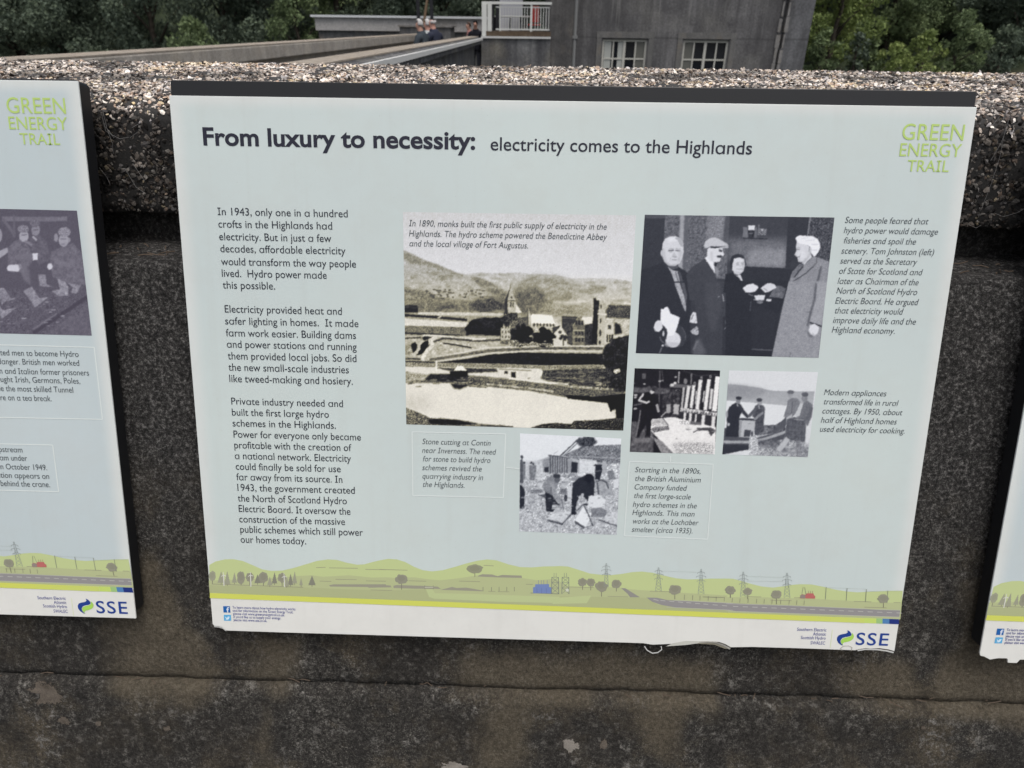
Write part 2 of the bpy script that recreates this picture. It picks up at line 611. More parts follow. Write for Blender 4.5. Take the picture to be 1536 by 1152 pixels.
def cafe_table(px, y, label):
    q = on_y(px, 24, y)
    tb = empty('cafe_table', (q.x, y, pL.z - .3))
    tag(tb, label, 'table', 'white tables behind the railing')
    zt = q.z - pL.z + .3
    mb = MB()
    mb.prism([(-.45, zt - .03), (.45, zt - .03), (.45, zt), (-.45, zt)], -.4, .4)
    mb.build('table_top', M_white, tb, bevel=.008)
    for sx in (-.38, .38):
        for sy in (-.33, .33):
            mb = MB()
            mb.tube([(sx, sy, 0), (sx * .9, sy * .9, zt - .03)], .02)
            mb.build('leg', M_metal_dark, tb)


cafe_table(762, 20.6, 'white topped table, the left one behind the railing')
cafe_table(785, 20.9, 'white topped table, the right one behind the railing')
q = on_y(802, 30, 20.2)
rc = empty('chair', (q.x, 20.2, pL.z - .1))
tag(rc, 'small red chair behind the railing next to the building', 'chair')
M_red = flat_mat('red_plastic', (0.5, 0.06, 0.05), 0.5)
mb = MB()
mb.box(-.12, .12, .16, .2, .42, .80)
mb.build('backrest', M_red, rc, bevel=.01)
mb = MB()
mb.box(-.17, .17, -.2, .2, .34, .38)
mb.build('seat', M_red, rc, bevel=.01)
for sx in (-.15, .15):
    for sy in (-.17, .17):
        mb = MB()
        mb.tube([(sx, sy, 0), (sx, sy, .34)], .015)
        mb.build('leg', M_metal_dark, rc)

# building
YB = 19.0


def BX(px, py=50, y=YB):
    return on_y(px, py, y).x


zc_ = lambda py, y=YB, px=980: on_y(px, py, y).z
bld = empty('power_station', (BX(1040), YB, -1.4))
tag(bld, 'dark grey rendered concrete building with cream metal windows across the water', 'building')
ox, oy, oz = bld.location
x_a, x_b, x_c, x_d = BX(858), BX(1166), BX(1183), BX(1217)
W1 = (BX(903.5, 70), BX(970.5, 70))
W2 = (BX(1024, 75), BX(1092, 75))
zt1, zt2 = zc_(59, px=937), zc_(60, px=1060)
zb = zt1 - 1.28
HTOP = 7.5
mb = MB()
top, bot = HTOP, 0.0
cols_ = [x_a, W1[0], W1[1], W2[0], W2[1], x_b]
zw0, zw1 = zb - oz, zt1 - oz
for i in range(5):
    a_, b_ = cols_[i] - ox, cols_[i + 1] - ox
    if i in (1, 3):
        mb.box(a_, b_, 0, .35, bot, zw0)
        mb.box(a_, b_, 0, .35, zw1, top)
    else:
        mb.box(a_, b_, 0, .35, bot, top)
mb.box(x_a - ox, x_b - ox, .35, 7, bot, top)
mb.build('wall', M_build, bld)
mb = MB()
mb.box(x_b - ox, x_d - ox, 0.12, 7, bot, top - 0.002)
mb.build('side_bay', M_build2, bld)
mb = MB()
x0 = BX(824, 40) - ox
mb.box(x0, x_a - ox, -0.35, 6.9, bot, top + .2)
mb.build('pilaster', concrete('pilaster_concrete', (0.06, 0.058, 0.058), (0.17, 0.165, 0.16), 2.5, 0.7), bld)
mb = MB()
mb.box(x0 - .1, x_d - ox + .15, -.5, 7.2, top + .2, top + .45)
mb.build('roof', M_dark, bld)
for px in (1168, 1177):
    mb = MB()
    for k in range(22):
        mb.box(BX(px) - ox - .035 + random.uniform(-.02, .02), BX(px) - ox + .035 + random.uniform(-.02, .02), -0.03, .05 + .12, k * .35 + .0, k * .35 + random.uniform(.27, .349))
    mb.build('corner_moulding', M_pale, bld)
mb = MB()
xp = BX(862, 40) - ox
mb.tube([(xp, -.07, 0), (xp, -.07, top)], .05, 10)
for z in (1.3, 2.6, 3.9, 5.4):
    mb.box(xp - .075, xp + .075, -.13, -.001, z, z + .07)
mb.build('drainpipe', flat_mat('pipe_grey', (0.22, 0.225, 0.225), 0.5), bld)
M_frame = flat_mat('cream_frame', (0.50, 0.49, 0.44), 0.5)
m, t, n, p = new_mat('window_glass')
p.inputs['Base Color'].default_value = (0.012, 0.014, 0.018, 1)
p.inputs['Roughness'].default_value = 0.08
M_glass = m
M_blind = flat_mat('pale_blind', (0.42, 0.43, 0.40), 0.8)
M_blind2 = flat_mat('grey_blind', (0.13, 0.13, 0.115), 0.8)
for wi, (xa, xb) in enumerate((W1, W2)):
    w = empty('window', ((xa + xb) / 2 - ox, 0, zw0))
    w.parent = bld
    hw, hh = (xb - xa) / 2, zw1 - zw0
    mb = MB()
    fr = .05
    mb.box(-hw, hw, .05, .11, 0, fr)
    mb.box(-hw, hw, .05, .11, hh - fr, hh)
    for x in (-hw + fr / 2, 0, hw - fr / 2):
        mb.box(x - fr / 2 * (1.25 if x == 0 else 1), x + fr / 2 * (1.25 if x == 0 else 1), .048, .112, fr, hh - fr)
    for x in (-hw / 2, hw / 2):
        mb.box(x - .017, x + .017, .052, .108, fr, hh - fr)
    nrow = 3
    for k in range(1, nrow):
        z = hh - fr - (hh - 2 * fr) * k / nrow
        mb.box(-hw + fr, hw - fr, .055, .105, z - .017, z + .017)
    mb.build('frame', M_frame, w)
    mb = MB()
    mb.box(-hw + .01, hw - .01, .085, .095, .01, hh - .01)
    mb.build('pane', M_glass, w)
    mb = MB()
    if wi == 0:
        mb.box(-hw + .06, -.33, .070, .078, .06, hh - .06)
        mb.build('blind', M_blind, w)
        mb = MB()
        mb.box(-.16, -.035, .070, .078, .06, hh - .06)
        mb.build('blind', M_blind, w)
        mb = MB()
        mb.box(hw / 2 + .02, hw - .05, .070, .078, .06, hh - .06)
        mb.build('blind', M_blind2, w)
    else:
        mb.box(-hw + .05, -hw / 2 - .02, .070, .078, .06, hh - .06)
        mb.build('blind', M_blind2, w)
    mb = MB()
    mb.box(-hw - .16, hw + .16, -.025, -.001, hh + .03, hh + .17)
    mb.box(-hw - .15, -hw - .03, -.022, -.001, -.1, hh + .029)
    mb.box(hw + .03, hw + .15, -.022, -.001, -.1, hh + .029)
    mb.build('surround', concrete('surround_%s' % 'ab'[wi], (0.12, 0.118, 0.115), (0.21, 0.205, 0.195), 4, 0.7), w)

# long back wall across the end of the crest
YW = 28.0
qa, qb = on_y(472, 19, YW), on_y(760, 24.5, YW)
bw = empty('boundary_wall', ((qa.x + qb.x) / 2, YW, 0))
tag(bw, 'long grey concrete wall with a thin white cap behind the people', 'wall')
cx = bw.location.x
zt = qa.z - .07
s_ = YW / 1000 / math.cos(rad(28)) * 1.0
mb = MB()
mb.box(qa.x - cx, qb.x - cx, -.1, .3, zt - .50, zt - .07)
mb.build('upper_band', concrete('band_concrete', (0.36, 0.35, 0.34), (0.52, 0.50, 0.48), 2, 0.3), bw)
mb = MB()
mb.box(qa.x - cx - .12, qb.x - cx, -.2, .4, zt - .07, zt)
mb.build('cap', flat_mat('white_cap', (0.66, 0.68, 0.69), 0.5), bw)
mb = MB()
mb.box(qa.x - cx + .06, qb.x - cx, 0, .3, -1.6, zt - .50)
mb.build('wall_body', concrete('streaked_concrete', (0.07, 0.07, 0.07), (0.23, 0.23, 0.225), 3.5, 0.7), bw)
# low dark structure in front of that wall
qa, qb = on_y(599, 38, 24.5), on_y(676, 39.5, 24.5)
lw = empty('sluice_housing', ((qa.x + qb.x) / 2, 24.5, 0))
tag(lw, 'low dark concrete housing with a pale top edge behind the standing people', 'housing')
mb = MB()
mb.box(qa.x - lw.location.x, qb.x - lw.location.x, 0, 1.2, 0, qb.z - .03)
mb.build('housing_body', M_dark, lw)
mb = MB()
mb.box(qa.x - lw.location.x - .05, qb.x - lw.location.x + .05, -.05, 1.25, qb.z - .03, qb.z + .02)
mb.build('cap', M_pale, lw)
# dark posts and a timber brace
for px, lab in ((627.5, 'dark steel post standing left of the timber brace'), (647.5, 'dark steel post standing right of the timber brace'),
                (738, 'dark steel post nearest the end of the white railing'), (746.5, 'dark steel post between the railing end and the pale board')):
    yy = 25.9 if px < 700 else 20.0
    q = on_y(px, 20, yy)
    po = empty('steel_post', (q.x, yy, 0))
    tag(po, lab, 'post', 'dark steel posts')
    mb = MB()
    mb.box(-.055, .055, -.055, .055, 0.012, 4.2)
    mb.build('shaft', M_metal_dark, po, bevel=.01)
    mb = MB()
    mb.box(-.11, .11, -.11, .11, 0, .012)
    mb.build('base_plate', M_metal_dark, po)
q0, q1 = on_y(636, 34, 25.9), on_y(642.5, -12, 25.9)
mb = MB()
mb.tube([(q0.x - .12, 25.9, 0.4), q0, q1], .045, 8)
tag(mb.build('timber_brace', flat_mat('tan_timber', (0.2, 0.14, 0.09), 0.8)), 'tan timber pole leaning between two dark steel posts', 'pole')


# ------------------------------------------------------------------ people
def skin_mesh(name, joints, edges, mat, parent, sub=2):
    me = bpy.data.meshes.new(name)
    me.from_pydata([j[0] for j in joints], edges, [])
    o = link(name, me, mat, parent)
    md = o.modifiers.new('skin', 'SKIN')
    md.use_smooth_shade = True
    sv = me.skin_vertices[0] if me.skin_vertices else None
    if sv is None:
        bm = bmesh.new()
        bm.from_mesh(me)
        bm.verts.layers.skin.verify()
        bm.to_mesh(me)
        bm.free()
        sv = me.skin_vertices[0]
    for i, (_, r) in enumerate(joints):
        rr = r if isinstance(r, tuple) else (r, r)
        sv.data[i].radius = rr
        sv.data[i].use_root = (i == 0)
    s = o.modifiers.new('sub', 'SUBSURF')
    s.levels = s.render_levels = sub
    return o


M_skin = flat_mat('skin', (0.42, 0.24, 0.18), 0.6)
M_skin_pink = flat_mat('skin_flushed', (0.50, 0.27, 0.21), 0.6)
M_trouser = flat_mat('dark_trousers', (0.03, 0.032, 0.04), 0.9)


def person(x, y, hgt, yaw, label, jacket, hair, skin, lean=0.0, elbows=0.35, bald=False, z=0.0):
    k = hgt / 1.75
    root = empty('person', (x, y, z), (0, 0, yaw))
    tag(root, label, 'person', 'people on the dam crest')
    ln = lean

    def P(a, b, c):                      # a = right, b = forward, c = up ; leaning from the hips
        f = max(0, c - 0.95) * ln
        return (a * k, (b + f) * k, c * k)
    J = [(P(0, 0, .95), (.14 * k, .11 * k)), (P(0, 0, 1.15), (.145 * k, .10 * k)), (P(0, 0, 1.36), (.16 * k, .10 * k)), (P(0, .01, 1.47), .06 * k),
         (P(0, .03, 1.545), .06 * k), (P(0, .045, 1.63), (.072 * k, .084 * k)), (P(0, .035, 1.70), (.056 * k, .066 * k)), (P(0, .125, 1.605), .016 * k),
         (P(-.1, 0, .88), .085 * k), (P(-.1, .02, .5), .06 * k), (P(-.1, 0, .08), .042 * k), (P(-.1, .13, .04), .036 * k),
         (P(.1, 0, .88), .085 * k), (P(.1, .02, .5), .06 * k), (P(.1, 0, .08), .042 * k), (P(.1, .13, .04), .036 * k),
         (P(-.19, 0, 1.38), .055 * k), (P(-.26, .06, 1.13), .043 * k), (P(-.16, elbows, 1.10), .033 * k), (P(-.12, elbows + .1, 1.10), .03 * k),
         (P(.19, 0, 1.38), .055 * k), (P(.26, .06, 1.13), .043 * k), (P(.16, elbows, 1.10), .033 * k), (P(.12, elbows + .1, 1.10), .03 * k)]
    E_ = [(0, 1), (1, 2), (2, 3), (3, 4), (4, 5), (5, 6), (5, 7), (0, 8), (8, 9), (9, 10), (10, 11), (0, 12), (12, 13), (13, 14), (14, 15),
          (2, 16), (16, 17), (17, 18), (18, 19), (2, 20), (20, 21), (21, 22), (22, 23)]
    tmp = skin_mesh('body', J, E_, skin, root)
    dg = bpy.context.evaluated_depsgraph_get()
    me = bpy.data.meshes.new_from_object(tmp.evaluated_get(dg))
    me.name = 'body'
    tmp.modifiers.clear()
    tmp.data = me
    co = np.array([v.co[:] for v in me.vertices])
    no = np.array([v.normal[:] for v in me.vertices])
    hands = [np.array(J[18][0]), np.array(J[19][0]), np.array(J[22][0]), np.array(J[23][0])]
    dh = np.min([np.linalg.norm(co - h_, axis=1) for h_ in hands], axis=0)

    def garment(name, sel, mat_, off):
        ids_ = np.where(sel)[0]
        mp = {int(v): i_ for i_, v in enumerate(ids_)}
        fs_ = [tuple(mp[v] for v in p_.vertices) for p_ in me.polygons if all(v in mp for v in p_.vertices)]
        o_ = mesh_np(name, co[ids_] + no[ids_] * off, fs_, mat_, root, True)
        sl_ = o_.modifiers.new('solid', 'SOLIDIFY')
        sl_.thickness, sl_.offset = .01, -1
    garment('jacket', (co[:, 2] > .84 * k) & (co[:, 2] < 1.515 * k) & (dh > .075 * k), jacket, .022 * k)
    garment('trousers', (co[:, 2] < .98 * k) & (co[:, 2] > .07 * k) & (dh > .1 * k) & (np.abs(co[:, 0]) < .24 * k), M_trouser, .012 * k)
    # hair: shell over the back and top of the skull
    bm = bmesh.new()
    bmesh.ops.create_icosphere(bm, subdivisions=3, radius=1)
    c0 = Vector(P(0, .035, 1.645))
    dele = []
    for v in bm.verts:
        d = v.co.copy()
        wob = 1 + .05 * mnoise.noise(d * 4)
        if d.y > 0.12 and d.z < (0.62 if not bald else 0.95):
            dele.append(v)
        if bald and d.z > 0.45:
            if v not in dele:
                dele.append(v)
        if d.z < -0.45:
            if v not in dele:
                dele.append(v)
        v.co = c0 + Vector((d.x * .078 * k * wob, d.y * .094 * k * wob, d.z * .108 * k * wob))
    bmesh.ops.delete(bm, geom=list(set(dele)), context='VERTS')
    me = bpy.data.meshes.new('hair')
    bm.to_mesh(me)
    bm.free()
    for pl in me.polygons:
        pl.use_smooth = True
    o = link('hair', me, hair, root)
    sd_ = o.modifiers.new('solid', 'SOLIDIFY')
    sd_.thickness = .012
    return root


M_hair_white = flat_mat('white_hair', (0.46, 0.45, 0.44), 0.8)
M_hair_dark = flat_mat('dark_hair', (0.012, 0.011, 0.012), 0.7)
M_hair_brown = flat_mat('brown_hair', (0.08, 0.05, 0.035), 0.7)
M_jk1 = flat_mat('charcoal_jacket', (0.035, 0.045, 0.055), 0.9)
M_jk2 = flat_mat('pale_shirt', (0.4, 0.42, 0.42), 0.9)
M_jk3 = flat_mat('navy_jacket', (0.022, 0.026, 0.045), 0.9)
M_jk4 = flat_mat('black_shirt', (0.012, 0.012, 0.018), 0.9)
M_jk5 = flat_mat('pink_shirt', (0.45, 0.22, 0.2), 0.9)


def head_at(px, py, y, hgt):
    q = on_y(px, py, y)
    return q.x, y, q.z - hgt


PPL = [(634.5, 28, 15.0, 1.74, 1.2, 'person with white hair in a charcoal jacket leaning on the far parapet', M_jk1, M_hair_white, M_skin, .1, False),
       (644, 28, 15.7, 1.72, 1.0, 'white haired person half hidden between the charcoal and navy jackets', M_jk2, M_hair_white, M_skin_pink, .05, False),
       (652, 25, 15.35, 1.80, 1.0, 'balding person in a navy jacket facing left at the far parapet', M_jk3, M_hair_white, M_skin_pink, .06, True),
       (713.5, 30, 22.0, 1.66, 2.9, 'dark haired person in a black shirt beside the white railing', M_jk4, M_hair_dark, M_skin, .0, False),
       (707, 33, 22.9, 1.6, 1.9, 'brown haired person in a pink top behind the person in black', M_jk5, M_hair_brown, M_skin, .1, False)]
for (px, py, y, h, yaw, lab, jk, hr, sk, ln, bald) in PPL:
    x, y, z = head_at(px, py, y, h)
    person(x, y, h + z, yaw, lab, jk, hr, sk, ln, bald=bald)

# ------------------------------------------------------------------ the stone wall with the boards
sw = empty('parapet_wall', (0, 1.2, 0))
tag(sw, 'thick dark weathered parapet wall with pale pebble coping that carries the boards', 'wall')
XE = 4.2


def fbm(x, y, z, o=4):
    return mnoise.fractal((x, y, z), 0.6, 2.0, o)


def profile_sheet(name, prof, mat, dx=0.012, amp=0.004, freq=14, xs=(-2.3, 2.3), cap=True, amp2=0.0):
    """sheet swept along X over a (y,z) profile; finely gridded and roughened near the camera"""
    pts = []
    for (a, b) in zip(prof[:-1], prof[1:]):
        a, b = np.array(a), np.array(b)
        n = max(1, int(np.linalg.norm(b - a) / dx))
        for k in range(n):
            pts.append(a + (b - a) * k / n)
    pts.append(np.array(prof[-1]))
    pts = np.array(pts)
    tn = np.gradient(pts, axis=0)
    tn /= np.linalg.norm(tn, axis=1)[:, None] + 1e-9
    nr = np.stack([tn[:, 1], -tn[:, 0]], 1)
    X = np.concatenate([np.linspace(-XE, xs[0], 8)[:-1], np.arange(xs[0], xs[1], dx), np.linspace(xs[1], XE, 8)])
    V = np.zeros((len(pts), len(X), 3))
    for j, (y, z) in enumerate(pts):
        e = 1.0 if 0 < j < len(pts) - 1 else 0.0
        for i, x in enumerate(X):
            d = fbm(x * freq, y * freq, z * freq) * amp * e
            if amp2:
                d += mnoise.noise((x * 3, y * 3, z * 3)) * amp2 * e
            V[j, i] = (x, y + nr[j, 0] * d - 1.2, z + nr[j, 1] * d)
    n, m_ = len(pts), len(X)
    idx = np.arange(n * m_).reshape(n, m_)
    Fq = np.stack([idx[:-1, :-1].ravel(), idx[:-1, 1:].ravel(), idx[1:, 1:].ravel(), idx[1:, :-1].ravel()], 1)
    return V.reshape(-1, 3), Fq


CZ = CAM[2]
# --- coping core + pebbles
R_ = 0.035
prof = [(1.16, CZ - .287), (1.13, CZ - .287)]
prof += [(1.13, CZ - .105 - R_)] + [(1.13 + R_ - R_ * math.cos(a), CZ - .105 - R_ + R_ * math.sin(a)) for a in [rad(15 * k) for k in range(1, 7)]]
prof += [(1.62, CZ - .0785), (1.65, CZ - .10), (1.65, CZ - .29)]
V, Fq = profile_sheet('coping', prof, None, 0.014, 0.004, 22)
V[:, 0:1] *= 1
zrel = V[:, 2] - CZ
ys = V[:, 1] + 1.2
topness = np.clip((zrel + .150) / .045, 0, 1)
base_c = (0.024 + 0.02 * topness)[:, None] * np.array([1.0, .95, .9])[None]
cc = np.concatenate([base_c, np.ones((len(V), 1))], 1)
# pebbles
ico = bmesh.new()
bmesh.ops.create_icosphere(ico, subdivisions=1, radius=1)
IV = np.array([v.co[:] for v in ico.verts])
IF = np.array([[v.index for v in f.verts] for f in ico.faces])
ico.free()
_cp = np.array([p_ for p_ in prof[1:-1]])
seg = np.linalg.norm(np.diff(_cp, axis=0), axis=1)
cum = np.concatenate([[0], np.cumsum(seg)])


def cop_point(s):
    k = np.clip(np.searchsorted(cum, s) - 1, 0, len(seg) - 1)
    f = (s - cum[k]) / seg[k]
    a = _cp[k] + (_cp[k + 1] - _cp[k]) * f[:, None]
    tg = (_cp[k + 1] - _cp[k]) / seg[k][:, None]
    return a, np.stack([-tg[:, 1], tg[:, 0]], 1)


NP = 120000
s = RNG.uniform(0, cum[-1], NP)
# thin them out on the far flank and on the dark face
pos, nrm2 = cop_point(s)
xs_ = RNG.uniform(-2.1, 2.1, NP)
keep = np.ones(NP, bool)
pos, nrm2, xs_ = pos[keep], nrm2[keep], xs_[keep]
NP = len(xs_)
size = 0.0017 + 0.0036 * RNG.beta(1.3, 3.4, NP)
jit = RNG.normal(1, .22, (NP, len(IV), 3)).clip(.45, 1.6)
sc = np.stack([size * RNG.uniform(.9, 1.7, NP), size * RNG.uniform(.8, 1.4, NP), size * RNG.uniform(.35, .75, NP)], 1)
L_ = IV[None] * jit * sc[:, None, :]
ang = RNG.uniform(0, 2 * np.pi, NP)
ca, sa = np.cos(ang)[:, None], np.sin(ang)[:, None]
lx, ly, lz = L_[:, :, 0] * ca - L_[:, :, 1] * sa, L_[:, :, 0] * sa + L_[:, :, 1] * ca, L_[:, :, 2]
tilt = RNG.normal(0, .38, (NP, 2))
lz = lz + RNG.uniform(-.55, .4, NP)[:, None] * size[:, None]
lz = lz + lx * tilt[:, :1] + ly * tilt[:, 1:]
tz = np.stack([nrm2[:, 1], -nrm2[:, 0]], 1)      # tangent in (y,z)
PV = np.stack([xs_[:, None] + lx,
               pos[:, 0:1] - 1.2 + ly * tz[:, 0:1] + lz * nrm2[:, 0:1],
               pos[:, 1:2] + ly * tz[:, 1:2] + lz * nrm2[:, 1:2]], 2).reshape(-1, 3)
PF = (IF[None] + (np.arange(NP) * len(IV))[:, None, None]).reshape(-1, 3)
patch = np.array([mnoise.noise((x * 6, y * 9, 3)) + .6 * mnoise.noise((x * 19, y * 24, 8)) for x, y in zip(xs_, pos[:, 0])])
pal = np.array([[.60, .52, .45], [.78, .72, .65], [.40, .34, .29], [.50, .37, .28], [.22, .19, .17], [.09, .07, .06], [.44, .41, .40], [.035, .03, .028], [.56, .46, .31]])
pr = np.array([.19, .17, .14, .09, .13, .11, .08, .07, .04])
pc = pal[RNG.choice(len(pal), NP, p=pr / pr.sum())] * RNG.normal(1, .14, NP).clip(.6, 1.4)[:, None]
pc *= (1 - .72 * np.clip(patch * 2.4, 0, 1))[:, None]
pc[patch < -.5] *= np.array([1.0, .94, .80])
pc *= 1.1
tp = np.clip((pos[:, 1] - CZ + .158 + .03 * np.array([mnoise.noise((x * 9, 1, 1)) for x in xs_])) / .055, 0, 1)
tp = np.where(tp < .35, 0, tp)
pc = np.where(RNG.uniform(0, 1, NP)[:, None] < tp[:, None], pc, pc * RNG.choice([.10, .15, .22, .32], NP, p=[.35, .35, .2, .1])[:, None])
pcol = np.repeat(np.concatenate([pc, np.ones((NP, 1))], 1), len(IV), 0)
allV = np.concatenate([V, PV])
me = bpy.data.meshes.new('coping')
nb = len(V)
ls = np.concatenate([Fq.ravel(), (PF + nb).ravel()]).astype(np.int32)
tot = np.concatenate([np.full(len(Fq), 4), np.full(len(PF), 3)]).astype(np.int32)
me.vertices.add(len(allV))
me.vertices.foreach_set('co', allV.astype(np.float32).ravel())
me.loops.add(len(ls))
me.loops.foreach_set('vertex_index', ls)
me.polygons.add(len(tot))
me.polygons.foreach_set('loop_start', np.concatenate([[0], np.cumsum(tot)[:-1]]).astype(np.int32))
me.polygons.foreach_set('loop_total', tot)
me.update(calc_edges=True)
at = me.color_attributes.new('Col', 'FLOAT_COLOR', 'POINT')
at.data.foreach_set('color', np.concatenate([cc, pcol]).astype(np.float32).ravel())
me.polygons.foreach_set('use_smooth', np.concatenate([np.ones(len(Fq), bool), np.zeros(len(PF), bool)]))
m, t, n, p = new_mat('pebble_concrete')
a_ = n.new('ShaderNodeAttribute')
a_.attribute_name = 'Col'
vor = N(t, 'ShaderNodeTexVoronoi', Scale=120)
t.links.new(coords(t), vor.inputs['Vector'])
fine = noise_t(t, coords(t), 260, 3, 0.7)
t.links.new(mixc(t, 0.45, a_.outputs['Color'], ramp(t, fine, [(0.3, 0.15), (0.7, 0.85)]), 'OVERLAY'), p.inputs['Base Color'])
p.inputs['Roughness'].default_value = 0.75
p.inputs['Specular IOR Level'].default_value = 0.35
bump(t, p, fine, 0.5, 0.002)
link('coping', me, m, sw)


# --- lower courses
def wall_mat(name, tone=1.0):
    m, t, n, p = new_mat(name)
    c = coords(t)
    st = n.new('ShaderNodeAttribute')
    st.attribute_name = 'Col'
    sep = n.new('ShaderNodeSeparateColor')
    t.links.new(st.outputs['Color'], sep.inputs[0])
    big = noise_t(t, c, 6, 6, 0.7)
    mid = noise_t(t, c, 34, 7, 0.75)
    fine = noise_t(t, c, 150, 5, 0.8)
    spk = noise_t(t, c, 330, 2, 0.6)
    cs_ = coords(t, (4.5, 4.5, 0.7))
    strk = noise_t(t, cs_, 3.6, 6, 0.75)
    black = ramp(t, fine, [(0.40, tuple(tone * v for v in (0.013, 0.0125, 0.012))), (0.53, tuple(tone * v for v in (0.042, 0.040, 0.038))), (0.66, (0.175, 0.168, 0.16))])
    black = mixc(t, ramp(t, spk, [(0.60, 0.0), (0.72, 0.8)]), black, (0.13, 0.128, 0.126))
    brown = ramp(t, mixc(t, .5, fine, mid), [(0.36, (0.045, 0.037, 0.027)), (0.52, (0.088, 0.073, 0.051)), (0.68, (0.15, 0.126, 0.092))])
    sooty = ramp(t, fine, [(0.38, (0.016, 0.0145, 0.013)), (0.55, (0.052, 0.048, 0.042)), (0.70, (0.15, 0.142, 0.126))])
    low = mixc(t, ramp(t, big, [(0.48, 0.0), (0.58, 1.0)]), sooty, brown)
    # pale lichen crust in clusters
    crust = noise_t(t, c, 70, 6, 0.8)
    clus = noise_t(t, c, 13, 5, 0.7)
    li = mixc(t, 1.0, ramp(t, crust, [(0.53, 0.0), (0.58, 1.0)]), ramp(t, clus, [(0.49, 0.0), (0.58, 0.95)]), 'MULTIPLY')
    low = mixc(t, li, low, ramp(t, fine, [(0.3, (0.11, 0.105, 0.095)), (0.7, (0.30, 0.285, 0.26))]))
    low = mixc(t, mixc(t, 1.0, ramp(t, spk, [(0.56, 0.0), (0.66, 0.9)]), ramp(t, mid, [(0.40, 0.15), (0.60, 1.0)]), 'MULTIPLY'), low, (0.25, 0.235, 0.21))
    low = mixc(t, ramp(t, noise_t(t, c, 95, 8, 0.8), [(0.52, 0.0), (0.64, 0.75)]), low, (0.016, 0.0145, 0.013))
    low = mixc(t, ramp(t, strk, [(0.40, 0.55), (0.6, 0.0)]), low, (0.018, 0.017, 0.016))
    base = mixc(t, sep.outputs[0], black, low)              # R: how far down / how brown
    base = mixc(t, sep.outputs[1], base, ramp(t, fine, [(0.30, (0.066, 0.054, 0.038)), (0.5, (0.098, 0.082, 0.058)), (0.70, (0.135, 0.116, 0.086))]))   # G: brown stains and painted skylight
    base = mixc(t, sep.outputs[2], base, ramp(t, crust, [(0.42, (0.014, 0.0125, 0.011)), (0.55, (0.042, 0.038, 0.033)), (0.64, (0.15, 0.14, 0.125))]))   # B: soot
    base = mixc(t, 0.35, base, ramp(t, fine, [(0.3, 0.1), (0.7, 0.9)]), 'OVERLAY')
    t.links.new(base, p.inputs['Base Color'])
    p.inputs['Roughness'].default_value = 0.9
    p.inputs['Specular IOR Level'].default_value = 0.25
    h = mixc(t, 0.6, mid, fine)
    bump(t, p, h, 1.0, 0.008)
    return m


M_wall = wall_mat('sooty_aggregate')


def inpoly(x, y, poly):
    ins = np.zeros(len(x), bool)
    n = len(poly)
    for i in range(n):
        x0, y0 = poly[i]
        x1, y1 = poly[(i + 1) % n]
        if y0 == y1:
            continue
        c = ((y0 > y) != (y1 > y)) & (x < (x1 - x0) * (y - y0) / (y1 - y0) + x0)
        ins ^= c
    return ins


# brown stains, with skylight painted in as paler brown below the board gaps, soot beside them: outlines on the wall in metres (x, z)
def wz(px, py, y):
    q = on_y(px, py, y)
    return (q.x, q.z)


def blur_mask(V, polys, soft):
    x, z = V[:, 0], V[:, 2]
    acc = np.zeros(len(V))
    K = 12
    for k in range(K):
        a = 2 * math.pi * k / K
        rr = soft * (0.4 + 0.6 * ((k * 7) % K) / K)
        dx_ = np.cos(a) * rr
        dz_ = np.sin(a) * rr
        ins = np.zeros(len(V), bool)
        for pl in polys:
            ins |= inpoly(x + dx_, z + dz_, pl)
        acc += ins
    return acc / K


stains_skylight = [[wz(200, 850, .86), wz(250, 890, .86), wz(335, 1015, .84), wz(310, 1030, .84), wz(190, 1025, .84), wz(145, 930, .86)],
        [wz(395, 950, .86), wz(460, 955, .86), wz(440, 1022, .84), wz(360, 1018, .84)],
        [wz(700, 965, .86), wz(1080, 980, .86), wz(1080, 1045, .84), wz(760, 1030, .84), wz(690, 1020, .84)],
        [wz(720, 1040, .83), wz(800, 1040, .83), wz(780, 1152, .77), wz(730, 1152, .77)],
        [wz(1290, 985, .86), wz(1345, 985, .86), wz(1400, 1040, .84), wz(1250, 1045, .84)],
        [wz(1478, 880, .86), wz(1540, 985, .86), wz(1560, 1070, .84), wz(1390, 1050, .84), wz(1440, 950, .86)],
        [wz(394, 1045, .83), wz(412, 1045, .83), wz(409, 1152, .77), wz(398, 1152, .77)],
        [wz(960, 1045, .83), wz(1030, 1050, .83), wz(1005, 1152, .77), wz(985, 1152, .77)]]
soot = [[wz(545, 950, .86), wz(690, 950, .86), wz(680, 1015, .84), wz(560, 1015, .84)],
        [wz(1090, 985, .86), wz(1280, 985, .86), wz(1240, 1040, .84), wz(1090, 1040, .84)],
        [wz(640, 1045, .83), wz(720, 1045, .83), wz(725, 1152, .77), wz(650, 1152, .77)],
        [wz(0, 930, .86), wz(190, 930, .86), wz(190, 1005, .84), wz(0, 1000, .84)],
        [wz(250, 830, .87), wz(320, 850, .87), wz(400, 1000, .84), wz(335, 985, .84)],
        [wz(830, 1060, .82), wz(960, 1060, .82), wz(940, 1152, .77), wz(800, 1152, .77)],
        [wz(120, 1050, .82), wz(380, 1055, .82), wz(380, 1130, .78), wz(90, 1152, .77)],
        [wz(1080, 1060, .82), wz(1330, 1070, .82), wz(1300, 1152, .77), wz(1120, 1152, .77)]]


